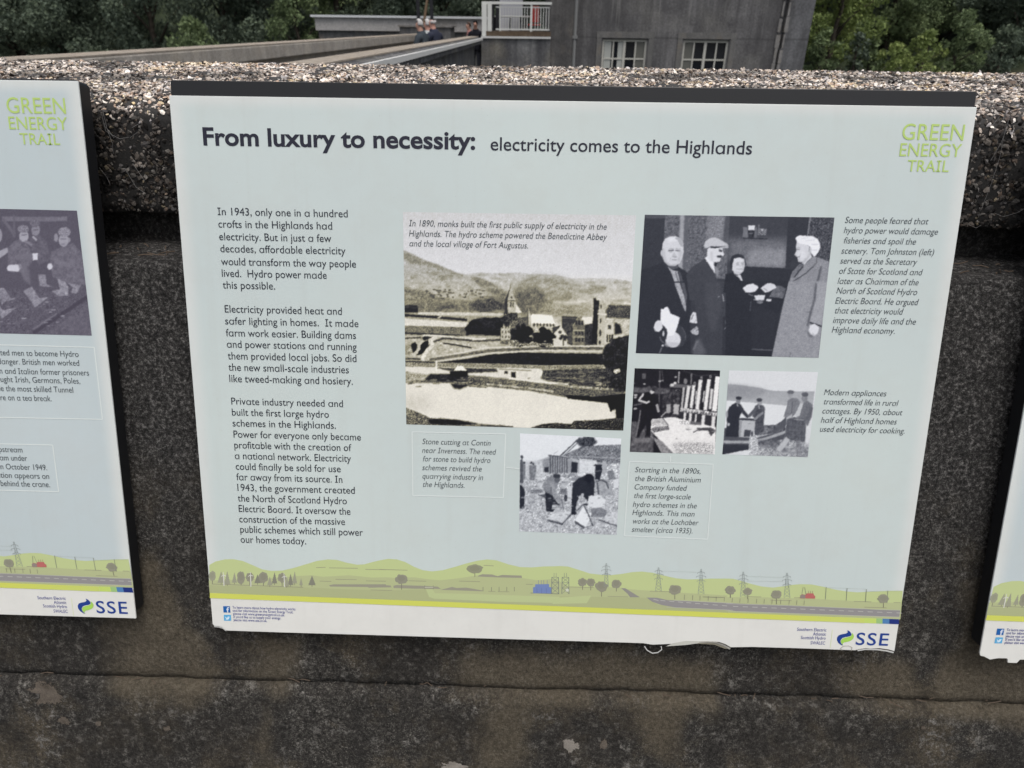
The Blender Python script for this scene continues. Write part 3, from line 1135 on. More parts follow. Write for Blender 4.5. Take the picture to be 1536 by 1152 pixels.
def stain_light_cols(V, seam_z):
    jitter = np.array([mnoise.noise((a * 9, b * 9, 0)) * .03 + mnoise.noise((a * 30, b * 30, 4)) * .014 for a, b in zip(V[:, 0], V[:, 2])])
    W = V.copy()
    W[:, 0] += jitter * 1.2
    W[:, 2] += jitter
    r_ = np.clip((seam_z - W[:, 2]) / .10, 0, 1) * .55 + np.clip((CZ - .80 - W[:, 2]) / .15, 0, 1) * .45
    g_ = blur_mask(W, stains_skylight, .02) * .85
    b_ = blur_mask(W, soot, .03) * .6
    return np.stack([r_, g_, b_, np.ones(len(V))], 1)


prof = [(1.20, CZ - .280), (1.165, CZ - .290), (1.165, CZ - .345), (1.16, CZ - .349)]
V, Fq = profile_sheet('r', prof, None, .012, .003, 18)
mesh_np('recessed_joint', V, Fq[:, ::-1], M_wall, sw, True, np.tile([0, 0, .5, 1], (len(V), 1)))
prof = [(1.175, CZ - .346), (1.050, CZ - .347), (1.042, CZ - .352), (0.953, CZ - .655), (0.949, CZ - .665), (0.947, CZ - .672), (0.829, CZ - 1.075), (0.830, CZ - 1.087), (0.838, CZ - 1.0915)]
V, Fq = profile_sheet('r', prof, None, .011, .0038, 16, amp2=.003)
mesh_np('lower_course', V, Fq[:, ::-1], M_wall, sw, True, stain_light_cols(V, CZ - .655))
prof = [(0.842, CZ - 1.090), (0.820, CZ - 1.0915), (0.808, CZ - 1.099), (0.715, 0.0), (0.71, -.05)]
V, Fq = profile_sheet('r', prof, None, .011, .004, 16, amp2=.004)
mesh_np('base_course', V, Fq[:, ::-1], M_wall, sw, True, stain_light_cols(V, CZ - .655))
mb = MB()
mb.box(-XE, XE, -.02, .43, -1.4, CZ - .295)
mb.build('core', M_dark, sw)
# pale lichen patches
M_lichen = concrete('pale_lichen', (0.20, 0.18, 0.155), (0.36, 0.33, 0.29), 60, 0.0, (0.3, 0.27, 0.23))
M_lichen_b = concrete('tan_lichen', (0.07, 0.058, 0.046), (0.19, 0.16, 0.13), 45, 0.0, (0.14, 0.12, 0.1))



def ragged(mat):
    """break the rim of a patch up so that the wall shows through"""
    t = mat.node_tree
    n = t.nodes
    a = n.new('ShaderNodeAttribute')
    a.attribute_name = 'Col'
    sp = n.new('ShaderNodeSeparateColor')
    t.links.new(a.outputs['Color'], sp.inputs[0])
    nz_ = noise_t(t, coords(t), 95, 6, 0.75)
    ad = N(t, 'ShaderNodeMath', operation='MULTIPLY_ADD')
    t.links.new(nz_, ad.inputs[0])
    ad.inputs[1].default_value = 1.5
    t.links.new(sp.outputs[0], ad.inputs[2])
    t.links.new(ramp(t, ad.outputs[0], [(0.86, 0.0), (0.98, 1.0)]), n['Principled BSDF'].inputs['Alpha'])


ragged(M_lichen)
ragged(M_lichen_b)


def base_point(px, py):
    """point on the sloping face of the base course"""
    d = ray(px, py)
    # plane through (y=.808,z=CZ-1.099) and (.715,0)
    n_ = np.array([0, -(1.099 - CZ) - CZ + CZ, 0.0])
    y0, z0, y1, z1 = .808, CZ - 1.099, .715, 0.0
    # y = y0 + (z-z0)*(y1-y0)/(z1-z0)
    m_ = (y1 - y0) / (z1 - z0)
    tt_ = (y0 + (CAM[2] - z0) * m_) / (d[1] - d[2] * m_)
    return Vector(CAM + d * tt_), Vector((0, -1, m_)).normalized()


for (px, py, rx, ry, mt) in ((70, 1040, 25, 17, M_lichen_b), (855, 1117, 12, 12, M_lichen), (683, 1150, 18, 9, M_lichen), (98, 1080, 9, 6, M_lichen_b),
                             (905, 1116, 6, 8, M_lichen_b), (148, 1085, 5, 4, M_lichen_b), (1385, 1092, 4, 3, M_lichen_b), (250, 1092, 5, 4, M_lichen_b)):
    c, nn = base_point(px, py)
    up = nn.cross(Vector((1, 0, 0))).normalized()
    pts, k = [], 40
    dist = (c - Vector(CAM)).length / F_PX
    for i in range(k):
        a = 2 * math.pi * i / k
        w = 1 + .3 * mnoise.noise((math.cos(a) * 1.7 + px, math.sin(a) * 1.7, 0)) + .16 * random.uniform(-1, 1)
        pts.append((c + Vector((1, 0, 0)) * math.cos(a) * rx * dist * w * 1.05 + up * math.sin(a) * ry * dist * w * 1.05))
    vs = [p_ + nn * .001 for p_ in pts] + [c + (p_ - c) * .6 + nn * .0022 for p_ in pts] + [c + nn * .0028]
    fs = [(i, (i + 1) % k, k + (i + 1) % k, k + i) for i in range(k)] + [(k + i, k + (i + 1) % k, 2 * k) for i in range(k)]
    vs = [(v.x, v.y - 1.2, v.z) for v in vs]
    rr_ = [0.0] * k + [.35] * k + [1.0]
    mesh_np('lichen_patch', vs, fs, mt, sw, True, cols=[(q_, q_, q_, 1) for q_ in rr_])

# debris (twigs, moss) lying on the ledge under the coping and along the base joint
M_twig = flat_mat('dry_twig', (0.10, 0.075, 0.055), 0.9)
rnd = random.Random(5)
mb = MB()
for k in range(260):
    x = rnd.uniform(-1.6, 1.6)
    y, z = (rnd.uniform(1.045, 1.10), CZ - .342) if k < 200 else (rnd.uniform(.82, .832), CZ - 1.088)
    a, l_ = rnd.uniform(0, 6.28), rnd.uniform(.006, .03)
    q0 = Vector((x, y, z + rnd.uniform(0, .008)))
    q2 = q0 + Vector((math.cos(a) * l_, math.sin(a) * l_ * .4, rnd.uniform(-.006, .006)))
    mb.tube([q0, (q0 + q2) / 2 + Vector((0, 0, rnd.uniform(-.003, .003))), q2], .0009, 4)
tag(mb.build('litter', M_twig), kind='stuff')

# cobwebs on the coping face
M_web = flat_mat('cobweb_silk', (0.19, 0.185, 0.18), 0.7)


def cobweb(label, strands):
    mb = MB()
    for st in strands:
        pts = [on_y(px, py, 1.122) for px, py in st]
        for j in range(len(pts)):
            pts[j] += Vector((rnd.uniform(-.001, .001), rnd.uniform(-.004, 0), rnd.uniform(-.001, .001)))
        mb.tube(pts, .00032, 4)
    tag(mb.build('cobweb', M_web), label, 'cobweb', 'cobwebs on the wall')


cobweb('tangled cobweb on the coping face between the left and middle boards',
       [[(152, 158), (158, 175), (163, 195), (170, 215), (171, 230)], [(160, 190), (170, 203), (180, 208), (193, 206)], [(153, 172), (160, 195), (165, 200)],
        [(200, 190), (208, 186), (212, 195)], [(163, 197), (172, 206)], [(195, 207), (207, 198)], [(127, 205), (135, 222), (143, 228)], [(130, 204), (137, 212)]])
cobweb('thin cobweb strands lower on the coping face left of the middle board',
       [[(178, 252), (188, 253), (197, 267), (206, 281), (218, 290)], [(200, 245), (212, 262), (218, 272)], [(214, 290), (220, 280)], [(150, 250), (160, 265), (166, 276)]])
cobweb('cobweb strands hanging on the coping face right of the middle board',
       [[(1515, 170), (1506, 200), (1498, 235), (1486, 275), (1471, 315)], [(1512, 185), (1500, 215), (1484, 240)], [(1500, 172), (1487, 186), (1478, 190)],
        [(1490, 320), (1505, 325), (1524, 318), (1536, 312)], [(1450, 335), (1462, 342), (1470, 337)]])

# ------------------------------------------------------------------ the boards
BASE = Vector(FACE_TL) + Vector((BW / 2, -math.sin(TAU) * BH, -math.cos(TAU) * BH))
ROT = (rad(90) - TAU, 0, 0)


def loc(px, py, h=0.0004):
    u, v = uv(px, py)
    return (u - BW / 2, BH - v, h)


def board(name, label, du, dv):
    o = empty(name, BASE + Vector((du, -math.sin(TAU) * dv, -math.cos(TAU) * dv)), ROT)
    tag(o, label, 'sign board', 'information boards along the wall')
    return o


BO = board('information_board', 'middle board, headed in bold dark lettering, with five old photographs', 0, 0)
BL = board('information_board', 'left board, cut by the picture edge, with a dark photo of seated helmeted workers', -0.1367 - BW, -0.0185)
BR = board('information_board', 'right board, only its torn lower left corner and black edge showing', 1.347, 0.0)

# printed face: pale blue-green fading to a white margin
M_back = flat_mat('black_backing', (0.011, 0.0115, 0.013), 0.45, 0.4)


def face_mat(name, tint):
    m, t, n, p = new_mat(name)
    tc = n.new('ShaderNodeTexCoord')
    sp = n.new('ShaderNodeSeparateXYZ')
    t.links.new(tc.outputs['Object'], sp.inputs[0])

    def edge(sock, lo, hi):
        r = N(t, 'ShaderNodeMapRange', interpolation_type='SMOOTHSTEP')
        r.inputs['From Min'].default_value, r.inputs['From Max'].default_value = lo, hi
        t.links.new(sock, r.inputs[0])
        return r.outputs[0]
    mul = lambda a, b: mixc(t, 1.0, a, b, 'MULTIPLY')
    mask = mul(mul(edge(sp.outputs[0], -BW / 2 + .001, -BW / 2 + .028), edge(sp.outputs[0], BW / 2 - .001, BW / 2 - .028)),
               mul(edge(sp.outputs[1], BH - .001, BH - .022), edge(sp.outputs[1], .078, .0785)))
    cl = noise_t(t, tc.outputs['Object'], 2.2, 3, 0.5)
    fld = ramp(t, cl, [(0.3, tint[0]), (0.7, tint[1])])
    lowb = edge(sp.outputs[1], .078, .0785)
    base = mixc(t, mask, mixc(t, lowb, (0.74, 0.74, 0.70), (0.66, 0.69, 0.67)), fld)
    # dust and rain spots
    d1 = noise_t(t, tc.outputs['Object'], 320, 2, 0.5)
    d2 = noise_t(t, tc.outputs['Object'], 9, 5, 0.7)
    base = mixc(t, ramp(t, d1, [(0.70, 0.0), (0.76, 0.25)]), base, (0.33, 0.32, 0.30))
    base = mixc(t, ramp(t, d2, [(0.45, 0.0), (0.8, 0.2)]), base, (0.45, 0.44, 0.40))
    mp_ = N(t, 'ShaderNodeMapping')
    mp_.inputs['Scale'].default_value = (1.0, 0.05, 1.0)
    t.links.new(tc.outputs['Object'], mp_.inputs[0])
    d3 = noise_t(t, mp_.outputs[0], 26, 4, 0.6)
    base = mixc(t, ramp(t, d3, [(0.55, 0.0), (0.72, 0.09)]), base, (0.40, 0.39, 0.35))
    t.links.new(base, p.inputs['Base Color'])
    r = ramp(t, d2, [(0.3, 0.30), (0.7, 0.48)])
    t.links.new(r, p.inputs['Roughness'])
    p.inputs['Specular IOR Level'].default_value = 0.45
    return m


c1, c2 = ink(187, 197, 196), ink(194, 204, 201)
M_face = face_mat('printed_sheet', (c1, c2))
c1, c2 = ink(180, 191, 193), ink(187, 197, 199)  # bluer field: sky reflection painted into the sheet colour
M_faceL = face_mat('printed_sheet_sky_tint', (c1, c2))


def slab(name, outline, h0, h1, mat, parent, bevel=0.0):
    bm = bmesh.new()
    lo = [bm.verts.new((x, y, h0)) for x, y in outline]
    hi = [bm.verts.new((x, y, h1)) for x, y in outline]
    n = len(outline)
    bm.faces.new(hi)
    bm.faces.new(lo[::-1])
    for i in range(n):
        bm.faces.new((lo[i], lo[(i + 1) % n], hi[(i + 1) % n], hi[i]))
    bmesh.ops.recalc_face_normals(bm, faces=bm.faces)
    me = bpy.data.meshes.new(name)
    bm.to_mesh(me)
    bm.free()
    o = link(name, me, mat, parent)
    if bevel:
        m_ = o.modifiers.new('bevel', 'BEVEL')
        m_.width, m_.segments, m_.limit_method = bevel, 2, 'ANGLE'
    return o


def backing(parent, y0, y1, round_=0.008):
    w = BW / 2 - .0015
    pts = []
    for (cx_, cy_, a0) in ((w - round_, y0 + round_, -90), (w - round_, y1 - round_, 0), (-w + round_, y1 - round_, 90), (-w + round_, y0 + round_, 180)):
        for k in range(4):
            a = rad(a0 + 30 * k)
            pts.append((cx_ + round_ * math.cos(a), cy_ + round_ * math.sin(a)))
    slab('backing', pts, -.030, -.0035, M_back, parent, .0012)


backing(BO, 0.018 + .006, BH + .0185 + .004, .0035)
backing(BL, 0.006, BH + .003)
backing(BR, 0.006, BH + .003)


def chip_edge(pxs):
    return [loc(x, y)[:2] for x, y in pxs]


hw = BW / 2
low = chip_edge([(320.3, 937), (322.5, 939.3), (329, 939.6), (334, 941.2), (338, 944.5), (341.5, 946.2), (430, 949.2), (560, 953), (760, 959), (930, 964),
                 (966, 965.2), (980, 967.5), (1000, 966.5), (1050, 964.8), (1066, 962.8), (1080, 963.4), (1090, 967), (1097, 971.3), (1130, 970.8), (1200, 972.8),
                 (1262, 975.0), (1284, 975.8), (1288, 974.6), (1300, 972.5), (1306, 973.4), (1320, 972.6), (1334, 974.5), (1343, 977.2)])
slab('face_panel', [(-hw, BH)] + [(-hw, .012)] + low[1:] + [(hw, BH)], -.0032, 0, M_face, BO, .0008)
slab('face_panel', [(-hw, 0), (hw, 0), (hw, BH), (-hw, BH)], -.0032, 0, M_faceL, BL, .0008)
rb = []
for x, y in [(1469, 979.8), (1471.8, 984), (1477, 985), (1486.4, 989.8), (1492.5, 988.6), (1499, 987.7), (1512.5, 988), (1513, 994.4), (1526.5, 995), (1531.3, 990), (1536, 989.8)]:
    q = loc(x, y)
    rb.append((q[0] - 1.347, q[1]))
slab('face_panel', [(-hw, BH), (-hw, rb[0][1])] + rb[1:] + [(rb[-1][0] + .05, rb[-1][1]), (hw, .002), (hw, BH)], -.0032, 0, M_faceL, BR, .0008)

# peeling laminate along the lower edge
M_lam = flat_mat('yellowed_laminate', (0.36, 0.35, 0.31), 0.4)
M_lam_w = flat_mat('white_laminate', (0.55, 0.55, 0.53), 0.4)


def strip(name, pxs, wpx, mat, parent, h=.001, lift=.0):
    pts = [Vector(loc(x, y, h)) for x, y in pxs]
    w = wpx * 0.00099
    vs, fs = [], []
    for i, p_ in enumerate(pts):
        d = (pts[min(i + 1, len(pts) - 1)] - pts[max(i - 1, 0)]).normalized()
        nn = Vector((-d.y, d.x, 0))
        z = lift * math.sin(math.pi * i / max(1, len(pts) - 1))
        vs += [p_ + nn * w / 2 + Vector((0, 0, z)), p_ - nn * w / 2 + Vector((0, 0, z * .3))]
    for i in range(len(pts) - 1):
        fs.append((2 * i, 2 * i + 1, 2 * i + 3, 2 * i + 2))
    o = mesh_np(name, vs, fs, mat, parent)
    s_ = o.modifiers.new('solid', 'SOLIDIFY')
    s_.thickness = .0006
    return o


strip('laminate_flap', [(968, 970), (972, 976), (980, 980.5), (988, 979.5), (994, 975), (993, 970)], 1.6, M_lam_w, BO, -.001)
strip('laminate_flap', [(1050, 963.5), (1062, 962.5), (1075, 963.5), (1086, 967.5), (1096, 973)], 3.2, M_lam, BO, .0008, .002)
strip('laminate_flap', [(1288, 976.5), (1300, 974.5), (1318, 975), (1332, 977), (1342, 979.5)], 2.4, M_lam_w, BO, -.001)
strip('laminate_flap', [(322, 940.5), (329, 941), (335, 943), (340, 947)], 1.6, M_lam_w, BO, -.001)
strip('laminate_flap', [(1264, 976), (1262, 972), (1266, 969), (1274, 968.5), (1279, 971), (1278, 976)], .8, M_lam, BO, .0008)



# ---- printed lettering: glyph outlines of the built-in typeface, laid out letter by letter
_glyph = {}
RENDER_TMP = []


def glyph(ch, off):
    key = (ch, off)
    if key in _glyph:
        return _glyph[key]

    def mesh_of(body):
        cu = bpy.data.curves.new('tmp', 'FONT')
        cu.body, cu.size, cu.offset, cu.resolution_u = body, 1.0, off, 4
        ob = bpy.data.objects.new('tmp', cu)
        me = bpy.data.meshes.new_from_object(ob)
        V = np.array([v.co[:] for v in me.vertices]) if len(me.vertices) else np.zeros((0, 3))
        Fs = [tuple(p_.vertices) for p_ in me.polygons]
        bpy.data.meshes.remove(me)
        bpy.data.objects.remove(ob)
        bpy.data.curves.remove(cu)
        return V, Fs
    src = '\u0251' if ch == 'a' else ch
    V, Fs = mesh_of(src)
    Vh, _ = mesh_of('H')
    Va, _ = mesh_of('H' + src + 'H')
    adv = Va[:, 0].max() - 2 * Vh[:, 0].max() + 0 if len(Va) else .3
    adv = (Va[:, 0].max() - Vh[:, 0].max()) - _hadv(off, mesh_of)
    if ch == 'a' and len(V):
        Vo, _ = mesh_of('o')
        y0, y1 = V[:, 1].min(), V[:, 1].max()
        a0, a1 = Vo[:, 1].min(), Vo[:, 1].max()
        V[:, 1] = a0 + (V[:, 1] - y0) * (a1 - a0) / (y1 - y0)
    if ch == 'I':
        x0, x1, yb, yt = V[:, 0].min(), V[:, 0].max(), V[:, 1].min(), V[:, 1].max()
        th = (x1 - x0) * .8
        b = len(V)
        V = np.concatenate([V, [(x0 - .1, yb, 0), (x1 + .1, yb, 0), (x1 + .1, yb + th, 0), (x0 - .1, yb + th, 0)],
                            [(x0 - .1, yt - th, 0), (x1 + .1, yt - th, 0), (x1 + .1, yt, 0), (x0 - .1, yt, 0)]])
        Fs = Fs + [(b, b + 1, b + 2, b + 3), (b + 4, b + 5, b + 6, b + 7)]
        V[:, 0] += .08
        adv += .16
    _glyph[key] = (V, Fs, adv)
    return _glyph[key]


_hc = {}


def _hadv(off, mesh_of):
    if off not in _hc:
        a, _ = mesh_of('HH')
        b, _ = mesh_of('H')
        _hc[off] = a[:, 0].max() - b[:, 0].max()
    return _hc[off]


def text_block(name, lines, cap_px, mat, parent, off=0.0, shear=0.0, h=.0005, track=0.0, label=None):
    """lines: (string, x_left, baseline_left, x_right, baseline_right) read off the photo; set on the sheet in metres"""
    VV, FF = [], []
    vb_prev = None
    for (s_, x0, y0, x1, y1) in lines:
        a, b = loc(x0, y0), loc(x1, y1)
        base = (a[1] + b[1]) / 2
        # cap height in metres from the pixel height at the line's middle
        mx, my = (x0 + x1) / 2, (y0 + y1) / 2
        ch = loc(mx, my - cap_px)[1] - loc(mx, my)[1]
        sy = ch / 0.682
        x = 0.0
        items = []
        for c_ in s_:
            if c_ == ' ':
                x += 0.27 + track
                continue
            g, f, adv = glyph(c_, off)
            items.append((x, g, f))
            x += adv + track
        mn = min((X_ + g[:, 0].min()) for X_, g, f in items if len(g))
        mxx = max((X_ + g[:, 0].max()) for X_, g, f in items if len(g))
        sx = (b[0] - a[0]) / (mxx - mn)
        for X_, g, f in items:
            if not len(g):
                continue
            b0 = sum(len(v) for v in VV)
            q = np.zeros_like(g)
            q[:, 0] = a[0] + (X_ + g[:, 0] - mn) * sx + g[:, 1] * sy * shear
            q[:, 1] = base + g[:, 1] * sy
            q[:, 2] = h
            VV.append(q)
            FF += [tuple(i + b0 for i in ff) for ff in f]
    o = mesh_np(name, np.concatenate(VV), FF, mat, parent)
    if label:
        o['label'] = label
    return o


M_ink = flat_mat('dark_ink', ink(52, 54, 62), 0.35, 0.4)
M_ink_soft = flat_mat('grey_ink', ink(78, 84, 88), 0.35, 0.4)
M_ink_title = flat_mat('title_ink', ink(46, 46, 56), 0.35, 0.4)
M_green = flat_mat('leaf_green_ink', ink(172, 196, 112), 0.35, 0.4)
M_navy = flat_mat('navy_ink', ink(42, 66, 134), 0.35, 0.4)
M_note = flat_mat('note_ink', ink(72, 76, 140), 0.35, 0.4)
M_lime = flat_mat('lime_ink', ink(160, 200, 92), 0.35, 0.4)
M_line = flat_mat('faint_line', ink(206, 213, 211), 0.35, 0.4)

text_block('heading', [("From luxury to necessity:", 305.5, 216.1, 712.9, 225.1)], 25.7, M_ink_title, BO, off=.025)
text_block('subheading', [("electricity comes to the Highlands", 735.9, 225.9, 1127.4, 231.1)], 19.6, M_ink_title, BO, off=.006)
OFFB = .001
text_block('paragraph', [
    ("In 1943, only one in a hundred", 327.1, 322, 522, 326.5), ("crofts in the Highlands had", 328.2, 340.7, 498.8, 344.8),
    ("electricity. But in just a few", 329.5, 359.9, 497.5, 363.2), ("decades, affordable electricity", 331.2, 377.8, 518.8, 381.9),
    ("would transform the way people", 332.3, 397.2, 534.6, 401.6), ("lived.  Hydro power made", 333.6, 414.9, 490.7, 418.3),
    ("this possible.", 334.9, 432.6, 413.4, 434.4)], 11.2, M_ink, BO, off=OFFB)
text_block('paragraph', [
    ("Electricity provided heat and", 338, 468.2, 513.5, 472.5), ("safer lighting in homes.  It made", 338.6, 486.1, 538.4, 491),
    ("farm work easier. Building dams", 339.8, 504, 534.6, 508.6), ("and power stations and running", 341.2, 521.3, 535.7, 525.4),
    ("them provided local jobs. So did", 342.6, 538.7, 535.4, 543.1), ("the new small-scale industries", 343.7, 555.8, 524, 559.9),
    ("like tweed-making and hosiery.", 345, 572.9, 530, 577)], 11, M_ink, BO, off=OFFB)
text_block('paragraph', [
    ("Private industry needed and", 348, 606.8, 515.3, 610.3), ("built the first large hydro", 349, 623.4, 494.2, 626.3),
    ("schemes in the Highlands.", 350, 639.3, 504.7, 643.2), ("Power for everyone only became", 351.4, 656.1, 542.2, 660.6),
    ("profitable with the creation of", 352.6, 672.5, 528, 676.3), ("a national network. Electricity", 353.4, 688.5, 527.5, 692.5),
    ("could finally be sold for use", 354.8, 704.9, 512, 707.7), ("far away from its source. In", 355.8, 720.5, 514.5, 723.7),
    ("1943, the government created", 357.4, 736.3, 533.2, 740.2), ("the North of Scotland Hydro", 358, 752.5, 521.3, 755.8),
    ("Electric Board. It oversaw the", 359.4, 768, 526.7, 771.7), ("construction of the massive", 360.2, 783.8, 518.6, 786.9),
    ("public schemes which still power", 361.7, 799.1, 545.4, 803.1), ("our homes today.", 362.3, 814, 460.3, 816.3)], 10.4, M_ink, BO, off=OFFB)
SH, OFI = .17, -.004
text_block('caption', [
    ("In 1890, monks built the first public supply of electricity in the", 613.9, 338.9, 909.6, 344.8),
    ("Highlands. The hydro scheme powered the Benedictine Abbey", 613.9, 354.4, 909.6, 360),
    ("and the local village of Fort Augustus.", 614.3, 369.1, 792.2, 372.9)], 9.4, M_ink_soft, BO, OFI, SH, h=.0009)
text_block('caption', [
    ("Some people feared that", 1267.2, 334.4, 1391.5, 336.5), ("hydro power would damage", 1265.7, 349.7, 1406, 352),
    ("fisheries and spoil the", 1265, 365.3, 1373.1, 366.7), ("scenery. Tom Johnston (left)", 1262, 380.5, 1400, 382.7),
    ("served as the Secretary", 1260.3, 395.6, 1374.5, 397.1), ("of State for Scotland and", 1258.2, 410.7, 1382, 412.7),
    ("later as Chairman of the", 1256.5, 425.6, 1377, 428), ("North of Scotland Hydro", 1254.7, 440.3, 1375, 442.6),
    ("Electric Board. He argued", 1253, 455.3, 1376, 457.7), ("that electricity would", 1251.6, 470, 1353, 471.8),
    ("improve daily life and the", 1249.5, 484.6, 1373, 486.9), ("Highland economy.", 1247.8, 499, 1342, 500.8)], 9.4, M_ink_soft, BO, OFI, SH)
text_block('caption', [
    ("Modern appliances", 1236.3, 592.1, 1329, 594.6), ("transformed life in rural", 1235.3, 606.1, 1346, 609), ("cottages. By 1950, about", 1233.5, 620, 1353, 622.9),
    ("half of Highland homes", 1231.7, 633.8, 1344.6, 636.7), ("used electricity for cooking.", 1230, 647.1, 1357, 650.7)], 8.7, M_ink_soft, BO, OFI, SH)
text_block('caption', [
    ("Stone cutting at Contin", 634.2, 666.3, 736, 668.1), ("near Inverness. The need", 634, 679.4, 743.5, 681.4), ("for stone to build hydro", 634.8, 692.1, 735.8, 694),
    ("schemes revived the", 634.2, 705.1, 723, 706.9), ("quarrying industry in", 634.2, 717.9, 724.8, 719.7), ("the Highlands.", 634.5, 730.1, 697.5, 731.7)],
    8.2, M_ink_soft, BO, OFI, SH)
text_block('caption', [
    ("Starting in the 1890s,", 953.1, 707.9, 1051.3, 710.7), ("the British Aluminium", 952.6, 720.9, 1051, 723.9), ("Company funded", 951.8, 733.8, 1029.5, 736),
    ("the first large-scale", 951.1, 746.6, 1036.1, 749.3), ("hydro schemes in the", 950.1, 759.5, 1045.1, 762.9), ("Highlands. This man", 949.4, 771.9, 1041.7, 775),
    ("works at the Lochaber", 949.2, 784.9, 1047.4, 787.9), ("smelter (circa 1935).", 948.4, 797.5, 1039.3, 800.1)], 8, M_ink_soft, BO, OFI, SH)


def px_poly(name, polys, mat, parent, h=.0004):
    vs, fs = [], []
    for pl in polys:
        b = len(vs)
        vs += [loc(x, y, h) for x, y in pl]
        fs.append(tuple(range(b, b + len(pl)))[::-1])
    return mesh_np(name, vs, fs, mat, parent)


def seg_quad(a, b, w):
    d = np.array(b, float) - np.array(a, float)
    d /= np.linalg.norm(d)
    n_ = np.array([-d[1], d[0]]) * w / 2
    a, b = np.array(a), np.array(b)
    return [tuple(a + n_), tuple(b + n_), tuple(b - n_), tuple(a - n_)]


def outline_boxes(name, quads, extra, parent, w=1.6, h=.0004):
    pl = []
    for q in quads:
        for i in range(4):
            pl.append(seg_quad(q[i], q[(i + 1) % 4], w))
    for a, b in extra:
        pl.append(seg_quad(a, b, w))
    return [px_poly(name, [p_], M_line, parent, h + .00003 * i) for i, p_ in enumerate(pl)]


def outline_mesh(name, quad, extra, parent, w=1.6):
    vs, fs = [], []
    for i, (a, b) in enumerate([(quad[k], quad[(k + 1) % 4]) for k in range(4)] + extra):
        o_ = len(vs)
        vs += [loc(x, y, .0003 + .00004 * i) for x, y in seg_quad(a, b, w)]
        fs.append((o_ + 3, o_ + 2, o_ + 1, o_))
    return mesh_np(name, vs, fs, M_line, parent)


px_poly('laminate_flap', [[(1000, 969.3), (1010, 964.6), (1030, 961.2), (1050, 961.6), (1056, 963), (1046, 965), (1030, 967.2)]], flat_mat('lifted_laminate', ink(184, 184, 176), .4), BO, .0006)
px_poly('laminate_flap', [[(1046, 965), (1056, 962.2), (1070, 962), (1085, 965.6), (1096, 972.6), (1088, 972.6), (1072, 966.6)]], flat_mat('lifted_laminate_shade', ink(126, 122, 108), .4), BO, .0008)
outline_mesh('caption_border', [(618.9, 647.8), (759.2, 650.9), (755.8, 746.3), (620.1, 743.1)], [((760, 701), (780, 703))], BO)
outline_mesh('caption_border', [(944.7, 692.3), (1070.5, 696.3), (1062.3, 808.6), (937.3, 803.5)], [((1006, 694), (1006.8, 684))], BO)

text_block('trail_logo', [("GREEN", 1352.0, 209.6, 1444.4, 210.8), ("ENERGY", 1348.7, 234.1, 1440.8, 235.4), ("TRAIL", 1360.0, 257.0, 1422.5, 258.0)], 23.5, M_green, BO)
o = bpy.data.objects['trail_logo']
bpy.data.objects.remove(o)
_parts = []
VV, FF = [], []
for args, cp in ((("GREEN", 1352.0, 209.6, 1444.4, 210.8), 24.0), (("ENERGY", 1348.7, 234.1, 1440.8, 235.4), 19.3), (("TRAIL", 1360.0, 257.0, 1422.5, 258.0), 17.0)):
    o = text_block('tmp', [args], cp, M_green, BO, off=.002)
    b0 = sum(len(v) for v in VV)
    VV.append(np.array([v.co[:] for v in o.data.vertices]))
    FF += [tuple(i + b0 for i in p_.vertices) for p_ in o.data.polygons]
    bpy.data.objects.remove(o)
shared = [mesh_np('trail_logo', np.concatenate(VV), FF, M_green, BO)]

shared_right = []
names_ = text_block('company_names', [("Southern Electric", 1196.4, 945.5, 1240.3, 947.5), ("Atlantic", 1220.4, 952.7, 1239.8, 953.6),
                                      ("Scottish Hydro", 1202.1, 958.2, 1239.2, 959.5), ("SWALEC", 1216.5, 966.2, 1238.4, 966.8)], 4.7, M_note, BO, off=.0)
shared.append(names_)
lg = text_block('company_logo', [("SSE", 1284, 966.9, 1332.6, 968.3)], 18, M_navy, BO, off=.008, track=.06)
shared.append(lg)
Zl = lambda pts: [(1180 + x / 9.035, 925 + y / 9.035) for x, y in pts]
sw1 = px_poly('swirl', [Zl([(832, 182), (858, 195), (878, 215), (888, 238), (880, 256), (850, 268), (800, 275), (765, 288), (740, 315), (738, 342), (752, 370), (776, 389), (745, 382), (710, 355), (690, 318), (692, 282), (715, 250), (760, 236), (812, 228), (838, 212)])], M_navy, BO, .0004)
sw2 = px_poly('swirl', [Zl([(893, 218), (914, 240), (921, 268), (908, 300), (880, 322), (835, 338), (790, 347), (768, 362), (774, 385), (752, 362), (743, 340), (748, 315), (770, 295), (805, 283), (852, 274), (884, 260), (894, 238)])], M_lime, BO, .0005)
shared += [sw1, sw2]
shared.append(px_poly('divider', [seg_quad((1249.7, 944.4), (1246.4, 971.5), .7)], flat_mat('pale_green_ink', ink(205, 214, 170), .4), BO))
bars = [((1297.4, 1315.3), ink(186, 205, 110)), ((1315.3, 1324.7), ink(150, 184, 122)), ((1324.7, 1334.9), ink(82, 124, 170)), ((1334.9, 1349.4), ink(42, 56, 118))]
yt = lambda x: 889.2 + (x - 317) * (928.8 - 889.2) / (1350 - 317) - .9 * math.sin(math.pi * (x - 317) / 1033) * .2
yb = lambda x: 896.9 + (x - 317) * (936.3 - 896.9) / (1350 - 317)

